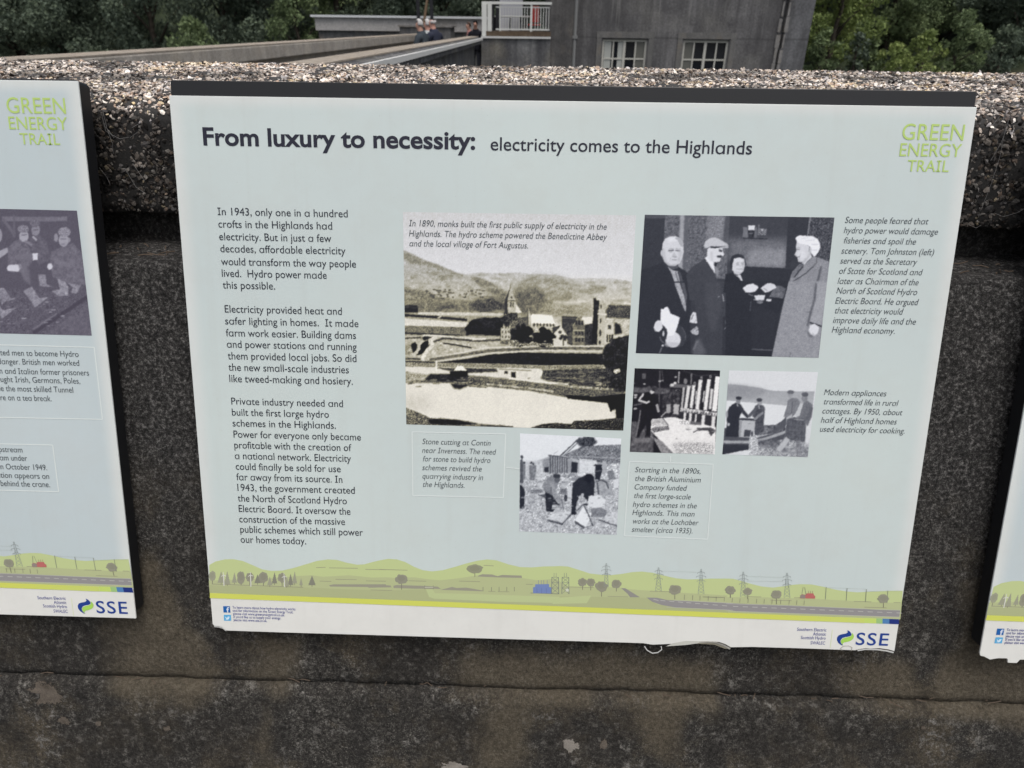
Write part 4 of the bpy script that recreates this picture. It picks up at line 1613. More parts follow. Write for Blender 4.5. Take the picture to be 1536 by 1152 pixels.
# web note and little social icons
note = text_block('web_note', [("To learn more about how hydro-electricity works", 349.9, 912.7, 444.3, 915.2), ("and for information on the Green Energy Trail,", 350.3, 917.4, 440.9, 919.9),
                               ("please visit www.greenenergytrail.co.uk.", 351, 922.2, 428.2, 924.1), ("If you'd like us to supply your energy,", 351.3, 926.7, 422.7, 928.8),
                               ("please visit www.sse.co.uk.", 351.8, 931.5, 401.9, 932.8)], 3.7, M_note, BO, off=.004)
shared_left = [note]
ic1 = px_poly('social_icon', [[(335.9, 909.1), (346.1, 909.3), (346.8, 918.8), (336.4, 918.5)]], flat_mat('icon_blue', ink(44, 96, 160), .35), BO)
ic1f = text_block('letter_mark', [("f", 341.2, 918.3, 345.6, 918.4)], 7.6, flat_mat('icon_white', ink(205, 212, 222), .35), BO, off=.02, h=.0007)
ic2 = px_poly('social_icon', [[(336.9, 922), (347.6, 922.2), (347.9, 930.9), (337.2, 930.9)]], flat_mat('icon_sky', ink(92, 164, 206), .35), BO)
ic2f = px_poly('bird_mark', [[(338.9, 924.2), (341.0, 926.2), (342.4, 926.4), (342.6, 924.9), (343.9, 924.3), (345.1, 924.8), (346.2, 924.4), (345.7, 925.5), (345.2, 927.4), (343.9, 929.0), (341.6, 929.5), (339.3, 928.7), (341.0, 928.1), (339.6, 926.8)]],
               flat_mat('bird_white', ink(196, 218, 232), .35), BO, .0007)
shared_left += [ic1, ic1f, ic2, ic2f]

# ---- landscape strip: flat printed shapes, one mesh with a colour per shape
LV, LF, LC = [], [], []
_lh = [.0002]


def shp(pts, c, view=None):
    if view:
        pts = [(view[0] + x / view[2], view[1] + y / view[2]) for x, y in pts]
    _lh[0] += .0000012
    c = tuple(v * .88 + w_ * .12 for v, w_ in zip(c, (190, 200, 198)))
    b = len(LV)
    for x, y in pts:
        LV.append(loc(x, y, _lh[0]))
        LC.append(ink(*c))
    LF.append(tuple(range(b, b + len(pts)))[::-1])


def ln(a, b, w, c, view=None):
    if view:
        a = (view[0] + a[0] / view[2], view[1] + a[1] / view[2])
        b = (view[0] + b[0] / view[2], view[1] + b[1] / view[2])
        w = w / view[2]
    shp(seg_quad(a, b, w), c)


Z1, Z2, Z3, Z4 = (310, 825, 5.689), (570, 825, 5.689), (830, 830, 5.689), (1090, 840, 5.689)


def tp(pts, v):
    return [(v[0] + x / v[2], v[1] + y / v[2]) for x, y in pts]


hill = tp([(28, 128), (80, 98), (160, 80), (230, 78), (310, 92), (400, 130), (480, 165), (560, 178), (650, 175), (740, 155), (850, 122), (950, 92), (1040, 80), (1120, 85), (1200, 108), (1290, 125), (1350, 122), (1430, 100), (1510, 82)], Z1) + \
    tp([(80, 75), (150, 80), (220, 102), (300, 145), (370, 172), (450, 182), (540, 172), (640, 145), (740, 115), (840, 90), (920, 80), (1000, 88), (1100, 122), (1200, 145), (1300, 148), (1400, 140), (1500, 138)], Z2) + \
    tp([(60, 108), (130, 112), (220, 140), (320, 172), (410, 182), (500, 185), (590, 175), (680, 160), (760, 155), (850, 165), (950, 190), (1050, 212), (1150, 222), (1250, 220), (1350, 215), (1480, 215)], Z3) + \
    tp([(60, 160), (130, 178), (200, 200), (300, 225), (400, 235), (480, 225), (560, 212), (640, 206), (730, 208), (830, 228), (930, 252), (1030, 268), (1120, 275), (1230, 270), (1400, 262), (1508, 262)], Z4)
basel = [(1351.5, yt(1351.5)), (315.5, yt(315.5))]
shp(hill + basel, (181, 192, 132))
mid = tp([(24, 262), (560, 240), (780, 222), (900, 215), (1000, 228), (1220, 215), (1420, 235), (1530, 232)], Z1) + \
    tp([(150, 238), (300, 232), (420, 250), (520, 258), (640, 245), (760, 228), (850, 215), (1000, 225), (1200, 235), (1350, 258), (1500, 245)], Z2) + \
    tp([(140, 285), (560, 290), (640, 305), (830, 318), (1000, 330), (1250, 345), (1500, 360)], Z3) + \
    tp([(0, 315), (300, 318), (560, 325), (830, 335), (1100, 350), (1300, 360), (1500, 368)], Z4)
shp(mid + basel, (170, 176, 128))
low_ = tp([(30, 300), (400, 310), (830, 318), (1200, 335), (1530, 345)], Z1) + tp([(400, 335), (420, 390), (700, 378), (1100, 385), (1500, 395)], Z2) + tp([(300, 370), (800, 380), (900, 440), (1500, 470)], Z3)
shp(low_ + [(1093, yt(1093)), (315.5, yt(315.5))], (163, 168, 122))
shp([(398, 335), (455, 335), (475, 368), (700, 372), (1100, 385), (1536, 398), (1536, 452), (1000, 440), (470, 415), (425, 400)], (176, 186, 132), Z2)
shp([(0, 380), (330, 360), (290, 425), (0, 432)], (176, 186, 132), Z3)
HB = (140, 138, 112)
for v, a, b in ((Z1, (940, 150), (1020, 148)), (Z1, (1050, 152), (1295, 156)), (Z1, (1360, 165), (1536, 168)), (Z1, (1105, 250), (1285, 253)), (Z1, (970, 265), (1070, 268)),
                (Z1, (1365, 263), (1536, 266)), (Z1, (1405, 340), (1536, 344)), (Z2, (0, 165), (240, 172)), (Z2, (250, 262), (400, 266)), (Z2, (680, 265), (860, 270)), (Z2, (890, 130), (975, 135)),
                (Z2, (1250, 292), (1310, 294)), (Z2, (0, 342), (110, 344)), (Z3, (140, 286), (350, 291)), (Z3, (470, 367), (645, 371)), (Z3, (830, 322), (1000, 327)), (Z4, (190, 312), (300, 315)),
                (Z4, (380, 342), (560, 347)), (Z4, (580, 322), (640, 322)), (Z4, (1090, 352), (1240, 357)), (Z4, (1180, 402), (1370, 408)), (Z4, (1430, 362), (1490, 364))):
    ln(a, b, 5, HB, v)
HG = (141, 138, 120)
shp([(1050, 300), (1090, 292), (1330, 292), (1536, 292), (1536, 318), (1390, 322), (1380, 316), (1060, 312)], HG, Z1)
shp([(0, 298), (95, 302), (105, 318), (0, 320)], HG, Z2)
shp([(120, 305), (150, 298), (390, 306), (500, 312), (525, 332), (300, 330), (122, 324)], HG, Z2)
shp([(520, 340), (580, 325), (620, 314), (660, 324), (740, 320), (800, 330), (880, 345), (880, 352), (600, 342)], HG, Z2)
shp([(850, 215), (880, 206), (960, 208), (1010, 222), (1050, 212), (1215, 218), (1217, 238), (1030, 234), (840, 226)], HG, Z2)
GT, TD, TL_ = (134, 132, 114), (120, 119, 104), (144, 144, 122)
rt = random.Random(3)


def deci(cx, cy, rx, ry, trunk, v, c=GT):
    ln((cx, cy), (cx, trunk), 6, (112, 108, 94), v)
    n_ = 22
    for lay in range(2):
        pts = []
        for i in range(n_):
            a = 2 * math.pi * i / n_
            w = 1 + rt.uniform(-.13, .13)
            pts.append((cx + math.cos(a) * rx * w * (1 - lay * .4), cy + math.sin(a) * ry * w * (1 - lay * .4) - lay * ry * .12))
        shp(pts, c if lay == 0 else tuple(x - 6 for x in c), v)
    ln((cx, cy + ry * 1.05), (cx, trunk), 5, (112, 108, 94), v)


def coni(cx, top, bot, hw_, v, c=TD):
    pts = []
    n_ = 6
    for i in range(n_ + 1):
        y = top + (bot - top) * i / n_
        pts.append((cx + hw_ * i / n_, y))
        if i < n_:
            pts.append((cx + hw_ * (i + .35) / n_ * .8, y + (bot - top) / n_ * .5))
    left = [(2 * cx - x, y) for x, y in pts[::-1]]
    shp(pts + left, c, v)
    ln((cx, bot), (cx, bot + 14), 5, (112, 108, 94), v)


ln((50, 290), (830, 318), 6, HB, Z1)
for a in ((55, 222, 30, 42, 288), (300, 235, 34, 52, 302), (490, 235, 42, 46, 308), (375, 232, 36, 40, 300), (650, 238, 34, 42, 308)):
    deci(*a, Z1, TL_ if a[0] < 60 else GT)
for a in ((130, 180, 280, 36), (182, 175, 292, 30), (243, 188, 278, 24), (440, 205, 282, 30), (585, 185, 285, 26), (545, 225, 300, 26), (722, 200, 298, 28), (757, 178, 285, 24), (812, 238, 300, 18), (905, 215, 300, 36), (690, 225, 308, 24)):
    coni(*a, Z1, TD if a[0] in (440, 585, 722, 905) else TL_)
for x, y0, y1 in ((150, 212, 305), (380, 212, 312), (667, 222, 316)):
    ln((x, y0), (x + 4, y1), 8, (206, 205, 196), Z1)
    for a in (95, 215, 335):
        ln((x, y0), (x + 24 * math.cos(rad(a)), y0 - 24 * math.sin(rad(a))), 5, (206, 205, 196), Z1)
deci(190, 248, 52, 42, 338, Z2)
deci(815, 160, 70, 38, 228, Z2, (134, 134, 110))
ln((388, 300), (388, 335), 4, (120, 116, 100), Z2)
ln((460, 300), (460, 335), 4, (120, 116, 100), Z2)
ln((388, 318), (460, 318), 4, (200, 200, 180), Z2)
for x in (885, 957, 1022, 1088, 1152):
    ln((x, 315), (x, 352), 5, (118, 116, 100), Z2)
ln((930, 352), (990, 354), 4, HB, Z2)
ln((1012, 354), (1110, 356), 4, HB, Z2)
# blue substation and gantries
ln((1290, 366), (1536, 374), 5, (116, 118, 104), Z2)
shp([(1312, 318), (1330, 315), (1330, 292), (1448, 290), (1448, 315), (1466, 318), (1466, 370), (1312, 368)], (104, 122, 172), Z2)
for x in (1358, 1382, 1403, 1433):
    ln((x, 256), (x, 292), 4, (120, 124, 140), Z2)
for x in (1345, 1385, 1425):
    ln((x, 322), (x, 368), 4, (84, 100, 150), Z2)
for gx in (1500, 1588):
    for dx_ in (-28, 28):
        ln((gx + dx_, 232), (gx + dx_ * 1.1, 375), 5, (104, 110, 108), Z2)
    for k_ in range(3):
        ya, yb_ = 232 + k_ * 46, 232 + (k_ + 1) * 46
        ln((gx - 28, ya), (gx + 28, yb_), 3, (110, 116, 112), Z2)
        ln((gx + 28, ya), (gx - 28, yb_), 3, (110, 116, 112), Z2)
        ln((gx - 28, ya), (gx + 28, ya), 3, (110, 116, 112), Z2)
    for dx_ in (-9, 9):
        ln((gx + dx_, 195), (gx + dx_, 232), 3, (110, 116, 112), Z2)
shp([(112, 305), (124, 298), (138, 306), (138, 325), (112, 325)], (196, 198, 180), Z3)
for a in ((255, 245, 40, 34, 310), (325, 248, 38, 34, 315), (417, 282, 54, 44, 368), (543, 260, 42, 36, 325), (1042, 310, 54, 42, 392), (1515, 315, 46, 36, 378)):
    deci(*a, Z3)
shp([(585, 296), (620, 297), (690, 340), (745, 374), (660, 374), (640, 345)], (134, 131, 124), Z3)
road = tp([(800, 376), (890, 378), (980, 398), (1100, 402), (1300, 412), (1536, 425)], Z3) + tp([(200, 375), (500, 385), (800, 398), (1100, 412), (1300, 425), (1486, 430)], Z4) + \
    tp([(1478, 484), (1300, 480), (1000, 470), (700, 460), (400, 450), (100, 438)], Z4) + tp([(1480, 480), (1250, 468), (1050, 460), (930, 440), (850, 412)], Z3)
shp(road, (134, 130, 130))
ln((1030, 400), (1536, 425), 3, (180, 178, 170), Z3)
ln((970, 458), (1536, 484), 3, (180, 178, 170), Z3)
ln((0, 372), (500, 388), 3, (180, 178, 170), Z4)
ln((500, 388), (1486, 428), 3, (180, 178, 170), Z4)
ln((0, 434), (1480, 486), 3, (180, 178, 170), Z4)
for x in (880, 940, 1015, 1090, 1160, 1235, 1305, 1385, 1465):
    ln((x - 20, 396 + (x - 880) * .082 if x > 930 else 390), (x + 22, 400 + (x - 880) * .082 if x > 930 else 402), 5, (176, 174, 168), Z3)
for x in range(60, 1480, 82):
    ln((x, 392 + x * .040), (x + 44, 394 + x * .040), 5, (176, 174, 168), Z4)


def pylon(cx, top, bot, v, hw_=26):
    c = (132, 139, 136)
    ln((cx - 3, top), (cx - hw_, bot), 3, c, v)
    ln((cx + 3, top), (cx + hw_, bot), 3, c, v)
    H_ = bot - top
    for f, w in ((.13, 30), (.28, 40), (.46, 34)):
        ln((cx - w, top + H_ * f + 5), (cx, top + H_ * f - 5), 3, c, v)
        ln((cx + w, top + H_ * f + 5), (cx, top + H_ * f - 5), 3, c, v)
        ln((cx - w, top + H_ * f + 5), (cx - w, top + H_ * f + 14), 3, c, v)
        ln((cx + w, top + H_ * f + 5), (cx + w, top + H_ * f + 14), 3, c, v)
    for k_ in range(5):
        f0, f1 = .3 + k_ * .14, .3 + (k_ + 1) * .14
        ln((cx - hw_ * f0, top + H_ * f0), (cx + hw_ * f1, top + H_ * f1), 2, c, v)
        ln((cx + hw_ * f0, top + H_ * f0), (cx - hw_ * f1, top + H_ * f1), 2, c, v)


pylon(457, 82, 285, Z3, 20)
pylon(903, 120, 320, Z3)
pylon(1266, 132, 345, Z3)
pylon(147, 100, 312, Z4)
pylon(520, 108, 320, Z4)
for v, a, b in ((Z4, (180, 138), (490, 148)), (Z4, (180, 178), (490, 182)), (Z3, (935, 150), (1230, 160)), (Z4, (860, 235), (1032, 240)), (Z4, (1032, 240), (1200, 248)), (Z4, (1200, 268), (1500, 264))):
    ln(a, b, 1.4, (160, 170, 158), v)
for a in ((38, 258, 38, 32, 320), (185, 268, 38, 32, 330), (430, 292, 46, 36, 375), (1342, 330, 50, 38, 405)):
    deci(*a, Z4)
for x in (855, 1033, 1197, 1380):
    ln((x, 228 + (x - 855) * .06), (x - 8, 335 + (x - 855) * .06), 5, (118, 122, 108), Z4)
for x in (55, 120, 190, 262, 327, 395, 468, 540, 605, 668):
    ln((x, 322 + x * .035), (x - 4, 358 + x * .035), 4, (122, 118, 104), Z4)
for x in (1125, 1195, 1258, 1328, 1396, 1465):
    ln((x, 352 + (x - 1125) * .06), (x - 2, 395 + (x - 1125) * .04), 4, (122, 118, 104), Z3)
ln((1280, 370), (1465, 375), 4, (122, 118, 104), Z3)
shp([(632, 300), (650, 290), (680, 296), (684, 285), (700, 282), (745, 284), (750, 300), (760, 305), (760, 328), (630, 326)], (176, 92, 88), Z4)
shp([(632, 300), (660, 292), (676, 300), (676, 325), (632, 325)], (132, 120, 112), Z4)
for dx_ in (-20, 20):
    ln((664 + dx_ * .3, 230), (664 + dx_, 300), 3, (110, 112, 104), Z4)
for x in (702, 720, 738):
    ln((x, 262), (x, 284), 3, (140, 96, 90), Z4)
_lh[0] += .00001
n_ = 40
for i in range(n_):
    xa, xb = 316 + (1297.4 - 316) * i / n_, 316 + (1297.4 - 316) * (i + 1) / n_
    g_ = max(0, (i / n_ - .85) / .15)
    shp([(xa, yt(xa)), (xb, yt(xb)), (xb, yb(xb)), (xa, yb(xa))], (198 - 8 * g_, 202, 84 + 18 * g_))
M_strip = attr_mat('strip_ink', 0.36, 0.4)
strip_o = mesh_np('landscape_strip', LV, LF, M_strip, BO, cols=LC)
LV, LF, LC = [], [], []
for (xa, xb), c in bars:
    b = len(LV)
    for x, y in ((xa, yt(xa)), (xb, yt(xb)), (xb, yb(xb)), (xa, yb(xa))):
        LV.append(loc(x, y, .0004))
        LC.append(c)
    LF.append((b + 3, b + 2, b + 1, b))
bars_o = mesh_np('colour_bar', LV, LF, M_strip, BO, cols=LC)
shared += [strip_o, bars_o]


def share(objs, parent):
    for o in objs:
        c = o.copy()
        COL.objects.link(c)
        c.parent = parent


share(shared, BL)
for c_ in BL.children:
    if c_.name.startswith('trail_logo'):
        c_.location.x = -0.0093
share(shared_left + shared, BR)


# ------------------------------------------------------------------ printed photographs: painted point by point on a fine grid
class Paint:
    def __init__(self, corners, bg, ss=2.0, seed=1):
        self.c = np.array(corners, float)
        self.x0, self.y0 = self.c.min(0) - 1
        w, h = self.c.max(0) + 1 - (self.x0, self.y0)
        self.ss = ss
        self.W, self.H = int(w * ss) + 2, int(h * ss) + 2
        self.a = np.full((self.H, self.W), float(bg))
        self.rng = np.random.default_rng(seed)
        self.v = (0, 0, 1)

    def view(self, ox, oy, s):
        self.v = (ox, oy, s)
        return self

    def _t(self, pts):
        ox, oy, s = self.v
        return [((ox + x / s - self.x0) * self.ss, (oy + y / s - self.y0) * self.ss) for x, y in pts]

    def mask(self, pts, soft=0.5):
        q = np.array(self._t(pts))
        pad = int(soft * self.ss * 2 + 3)
        xa, ya = np.maximum(np.floor(q.min(0)).astype(int) - pad, 0)
        xb, yb_ = np.minimum(np.ceil(q.max(0)).astype(int) + pad, (self.W, self.H))
        if xb <= xa or yb_ <= ya:
            return None
        yy, xx = np.mgrid[ya:yb_, xa:xb]
        m_ = inpoly(xx.ravel() + .5, yy.ravel() + .5, [tuple(p_) for p_ in q]).reshape(xx.shape).astype(float)
        r = max(1, int(soft * self.ss))
        for _ in range(2):
            m_ = self.box(m_, r)
        return m_, (slice(ya, yb_), slice(xa, xb))

    @staticmethod
    def box(m_, r):
        k = 2 * r + 1
        for ax in (0, 1):
            p_ = np.pad(m_, [(r + 1, r) if i == ax else (0, 0) for i in (0, 1)], mode='edge')
            c = np.cumsum(p_, ax)
            m_ = (np.take(c, range(k, c.shape[ax]), ax) - np.take(c, range(0, c.shape[ax] - k), ax)) / k
        return m_

    def poly(self, pts, val, soft=0.4, alpha=1.0, tex=0, scale=3.0, val2=None):
        r = self.mask(pts, soft)
        if r is None:
            return self
        m_, sl_ = r
        src = np.full(m_.shape, float(val))
        if val2 is not None:
            src = src + (val2 - val) * np.linspace(0, 1, m_.shape[0])[:, None]
        if tex:
            src = src + self.noise(m_.shape, scale) * tex
        self.a[sl_] = self.a[sl_] * (1 - m_ * alpha) + src * m_ * alpha
        return self

    def noise(self, shp_, scale):
        out = np.zeros(shp_)
        amp = 1.0
        for k in range(3):
            sc_ = max(1.0, scale * self.ss / 2 ** k)
            h, w = int(shp_[0] / sc_) + 3, int(shp_[1] / sc_) + 3
            g = self.rng.normal(size=(h, w))
            yi, xi = np.arange(shp_[0]) / sc_, np.arange(shp_[1]) / sc_
            y0, x0 = yi.astype(int), xi.astype(int)
            fy, fx = (yi - y0)[:, None], (xi - x0)[None]
            out += amp * ((g[y0][:, x0] * (1 - fx) + g[y0][:, x0 + 1] * fx) * (1 - fy) + (g[y0 + 1][:, x0] * (1 - fx) + g[y0 + 1][:, x0 + 1] * fx) * fy)
            amp *= .7
        return out * .7

    def line(self, pts, w, val, soft=0.3, alpha=1.0, tex=0):
        for a, b in zip(pts[:-1], pts[1:]):
            d = np.array(b, float) - a
            l_ = np.linalg.norm(d)
            d = d / l_
            a2, b2 = np.array(a) - d * w * .2, np.array(b) + d * w * .2
            n_ = np.array([-d[1], d[0]]) * w / 2
            self.poly([a2 + n_, b2 + n_, b2 - n_, a2 - n_], val, soft, alpha, tex)
        return self

    def ell(self, cx, cy, rx, ry, val, soft=0.4, alpha=1.0, tex=0, scale=2.0, rag=0.0, rot=0):
        pts = []
        for i in range(28):
            t_ = 2 * math.pi * i / 28
            w = 1 + rag * self.rng.uniform(-1, 1)
            x, y = math.cos(t_) * rx * w, math.sin(t_) * ry * w
            pts.append((cx + x * math.cos(rot) - y * math.sin(rot), cy + x * math.sin(rot) + y * math.cos(rot)))
        return self.poly(pts, val, soft, alpha, tex, scale)

    def tree(self, cx, cy, rx, ry, val, n=16, tex=12):
        for _ in range(n):
            t_, q = self.rng.uniform(0, 6.28), self.rng.uniform(0, 1) ** .5
            self.ell(cx + math.cos(t_) * rx * q * .8, cy + math.sin(t_) * ry * q * .8, rx * self.rng.uniform(.2, .45), ry * self.rng.uniform(.2, .45),
                     val + self.rng.uniform(-8, 14), .5, 1, tex, rag=.2)
        return self

    def build(self, dark, light, parent, label, du=0, dv=0, grain=5, step=1.0, warp=.25, detail=5, mid=None, top=None):
        a = self.a
        mid_ = np.clip(1 - np.abs(a - 125) / 110, 0.12, 1)
        a = a + self.noise(a.shape, 1.6) * detail * mid_ + self.noise(a.shape, 5) * detail * .8 * mid_ + self.noise(a.shape, .8) * grain
        TL, TR, BR_, BL_ = self.c
        nu = int(max(np.linalg.norm(TR - TL), np.linalg.norm(BR_ - BL_)) / step)
        nv = int(np.linalg.norm(BL_ - TL) / step)
        # regular in the plane of the sheet
        P4 = np.array([uv(*q) for q in self.c])
        s_, t_ = np.meshgrid(np.linspace(0, 1, nu), np.linspace(0, 1, nv))
        s_, t_ = s_.ravel()[:, None], t_.ravel()[:, None]
        UV = (P4[0] * (1 - s_) + P4[1] * s_) * (1 - t_) + (P4[3] * (1 - s_) + P4[2] * s_) * t_
        q = HM @ np.stack([UV[:, 0] / BW, UV[:, 1] / BH, np.ones(len(UV))])
        px = (q[0] / q[2] + 768 - self.x0) * self.ss - .5
        py = (q[1] / q[2] + 576 - self.y0) * self.ss - .5
        ii = (np.clip(py, 0, self.H - 1).astype(int), np.clip(px, 0, self.W - 1).astype(int))
        wx, wy = self.noise(a.shape, 2.2)[ii], self.noise(a.shape, 2.2)[ii]
        px, py = px + wx * warp * self.ss, py + wy * warp * self.ss
        px, py = np.clip(px, 0, self.W - 1.01), np.clip(py, 0, self.H - 1.01)
        xi, yi = px.astype(int), py.astype(int)
        fx, fy = px - xi, py - yi
        g = (a[yi, xi] * (1 - fx) + a[yi, xi + 1] * fx) * (1 - fy) + (a[yi + 1, xi] * (1 - fx) + a[yi + 1, xi + 1] * fx) * fy
        g = np.clip(g, 20, 235) / 255
        d, l_ = np.array(dark, float), np.array(light, float)
        f = (g[:, None] * 255 - 40) / (215 - 40)
        if top is not None:
            w_ = np.clip((.40 - t_) / .14, 0, 1)
            l_ = l_ * (1 - w_) + np.array(top, float) * w_
        rgb = d + (l_ - d) * f
        if mid is not None:
            rgb = rgb + np.clip(1 - np.abs(f - .55) / .4, 0, 1) * np.array(mid, float)
        rgb = np.clip(rgb, 8, 245)
        lin = np.clip((s2l(rgb) - .012) / FACE_K, .004, .9)
        V = np.stack([UV[:, 0] - BW / 2 + du, BH - UV[:, 1] + dv, np.full(len(UV), .0003)], 1)
        idx = np.arange(nu * nv).reshape(nv, nu)
        Fq = np.stack([idx[1:, :-1].ravel(), idx[1:, 1:].ravel(), idx[:-1, 1:].ravel(), idx[:-1, :-1].ravel()], 1)
        o = mesh_np('photo_print', V, Fq, M_print, parent, cols=np.concatenate([lin, np.ones((len(lin), 1))], 1))
        o['label'] = label
        return o


M_print = attr_mat('print_ink', 0.36, 0.4)

# ---- abbey by the river
P = Paint([(604.7, 318), (954.4, 323), (935.6, 645.8), (610.2, 636.4)], 206, seed=4)
P.view(600, 305, 3.292)
P.poly([(0, 0), (1185, 0), (1185, 400), (0, 400)], 200, 3, val2=216)
P.poly([(300, 360), (330, 350), (380, 342), (480, 345), (600, 340), (640, 350), (760, 352), (850, 370), (960, 368), (1060, 372), (1160, 390), (1160, 600), (300, 600)], 186, .8, tex=10, scale=4)
P.poly([(540, 450), (600, 380), (650, 356), (760, 356), (850, 385), (900, 430), (880, 480), (760, 500), (560, 560)], 142, 4, .75, tex=18, scale=3)
P.poly([(880, 440), (960, 405), (1030, 415), (1010, 440), (940, 450)], 128, 2, .7, tex=14)
P.poly([(560, 450), (620, 410), (690, 420), (730, 480), (690, 560), (600, 560), (570, 500)], 84, 5, .8, tex=22, scale=3)
P.poly([(760, 490), (900, 478), (950, 490), (900, 500)], 208, 1.5, .8)
P.poly([(700, 500), (950, 500), (950, 560), (720, 560)], 142, 2, .8, tex=20, scale=1.2)
P.poly([(15, 232), (60, 250), (120, 280), (200, 308), (300, 350), (400, 368), (450, 392), (520, 430), (575, 500), (575, 550), (15, 550)], 172, .6, tex=13, scale=3)
P.poly([(15, 232), (60, 250), (120, 280), (200, 308), (300, 350), (290, 356), (180, 318), (100, 300), (60, 300), (15, 270)], 118, 1.5, .6, tex=16)
P.poly([(350, 362), (400, 368), (450, 392), (520, 430), (575, 500), (520, 490), (440, 440), (380, 400)], 105, 2, .7, tex=22)
P.poly([(15, 410), (60, 425), (100, 425), (180, 460), (250, 475), (420, 475), (520, 450), (580, 545), (15, 545)], 118, 1.5, .9, tex=20, scale=2)
P.poly([(25, 385), (200, 395), (300, 420), (120, 415)], 190, 2, .7)
for k in range(40):
    P.ell(P.rng.uniform(130, 430), P.rng.uniform(425, 470), P.rng.uniform(4, 11), P.rng.uniform(3, 6), 70, .6, .8)
P.poly([(350, 505), (380, 475), (440, 465), (500, 480), (535, 530), (440, 545), (360, 530)], 62, 2.5, .8, tex=24, scale=2)
P.poly([(150, 505), (280, 495), (300, 520), (160, 530)], 82, 2, .7, tex=20)
P.poly([(22, 505), (50, 500), (88, 505), (95, 545), (22, 545)], 44, .8)
P.poly([(1030, 500), (1150, 505), (1150, 580), (1000, 572)], 72, 1, 1, tex=26, scale=1)
P.line([(1055, 488), (1150, 497)], 6, 214)
P.poly([(1020, 565), (1150, 570), (1150, 650), (1020, 650)], 185, 1, 1, tex=20)
P.poly([(20, 540), (520, 540), (1060, 700), (1150, 800), (20, 800)], 150, .8, tex=12)
P.poly([(90, 536), (430, 540), (520, 545), (500, 556), (90, 552)], 198, .6, tex=12)
P.line([(20, 552), (180, 562), (330, 576)], 13, 48, .5)
P.line([(190, 566), (204, 556)], 7, 205)
P.poly([(22, 568), (340, 588), (340, 612), (22, 604)], 208, .5, tex=7)
P.poly([(22, 605), (340, 613), (340, 655), (22, 642)], 112, .6, tex=22, scale=1.2)
P.line([(22, 640), (180, 648), (340, 655)], 9, 48, .6)
P.poly([(22, 652), (1010, 655), (1010, 740), (22, 790)], 168, .8, tex=16, scale=1.5)
P.view(600, 470, 6.4)
P.poly([(50, 215), (700, 235), (1000, 290), (830, 330), (300, 440), (50, 430)], 172, .8, tex=16)
P.line([(50, 240), (200, 232)], 14, 60)
P.poly([(52, 300), (110, 300), (130, 345), (125, 390), (60, 400)], 150, .8, tex=34)
P.poly([(215, 232), (240, 215), (345, 228), (340, 240), (290, 250), (230, 262)], 46, .5, tex=14)
P.poly([(108, 292), (150, 276), (172, 302), (160, 360), (135, 388), (118, 350)], 40, .5, tex=10)
P.poly([(196, 312), (225, 275), (275, 256), (284, 325), (250, 360), (215, 392), (160, 408), (195, 345)], 34, .5, tex=10)
P.line([(222, 270), (182, 300), (190, 345), (128, 398)], 20, 188, .5)
P.line([(352, 230), (292, 258), (322, 308), (272, 350), (236, 402), (214, 444)], 36, 208, .6, tex=14)
P.line([(228, 211), (400, 216), (560, 236), (720, 240)], 13, 216, .5)
P.line([(332, 272), (420, 240), (560, 250), (760, 264), (980, 254)], 20, 66, .6, tex=18)
P.poly([(350, 292), (420, 270), (820, 300), (840, 322), (700, 332), (560, 352), (300, 396), (320, 340)], 180, .8, tex=20)
P.line([(420, 285), (580, 310), (690, 332)], 15, 48, .5)
P.line([(700, 250), (830, 245)], 16, 215, .8)
P.line([(60, 435), (200, 440)], 18, 60, .8, tex=30)
P.view(600, 305, 3.292)
P.line([(140, 768), (300, 740), (420, 714), (700, 703), (1010, 706)], 8, 205, .5)
P.line([(150, 772), (300, 750), (440, 728), (700, 716), (1000, 716)], 14, 96, .6, tex=22)
P.line([(160, 785), (340, 758), (440, 740), (700, 726), (1000, 732)], 6, 205, .5)
P.poly([(180, 786), (340, 766), (450, 746), (600, 736), (1000, 742), (1015, 796), (700, 800), (480, 792), (30, 790), (30, 782)], 36, .6, tex=7)
P.poly([(25, 782), (480, 792), (700, 802), (1005, 800), (1005, 822), (700, 818), (480, 812), (25, 806)], 132, .6, tex=34, scale=1)
P.line([(25, 780), (170, 784)], 6, 40)
P.poly([(25, 808), (190, 820), (260, 830), (420, 838), (492, 842), (490, 858), (300, 858), (120, 850), (25, 845)], 212, .5)
P.poly([(180, 812), (480, 815), (485, 832), (340, 838), (250, 828)], 64, .8, tex=26, scale=1.5)
P.poly([(20, 828), (80, 838), (150, 848), (100, 868), (20, 880)], 150, 1, tex=34, scale=1.2)
P.line([(182, 778), (182, 828)], 6, 226)
P.poly([(700, 822), (1030, 815), (1110, 800), (1110, 945), (1000, 925), (830, 900), (700, 868)], 62, 1, tex=32, scale=1.4)
P.line([(720, 840), (880, 838), (1010, 828)], 4, 130, .5, .7)
P.line([(700, 856), (900, 868), (1010, 880)], 5, 120, .5, .7)
P.poly([(492, 815), (540, 812), (700, 820), (708, 828), (704, 850), (660, 868), (492, 852)], 212, .4, tex=6)
P.line([(492, 818), (650, 826)], 5, 130)
P.poly([(518, 828), (534, 829), (534, 842), (518, 841)], 40)
P.poly([(551, 832), (574, 833), (574, 862), (551, 860)], 40)
P.poly([(120, 870), (150, 845), (260, 842), (420, 855), (540, 868), (640, 880), (830, 903), (1110, 935), (1110, 1000), (1020, 988), (820, 958), (640, 925), (450, 908), (250, 888), (20, 888), (20, 880)], 96, 1, tex=34, scale=1.4)
P.poly([(125, 868), (150, 842), (260, 842), (340, 850), (330, 880), (200, 880)], 36, 1, .9, tex=12)
P.line([(430, 892), (640, 912), (760, 930)], 9, 175, .8, tex=30)
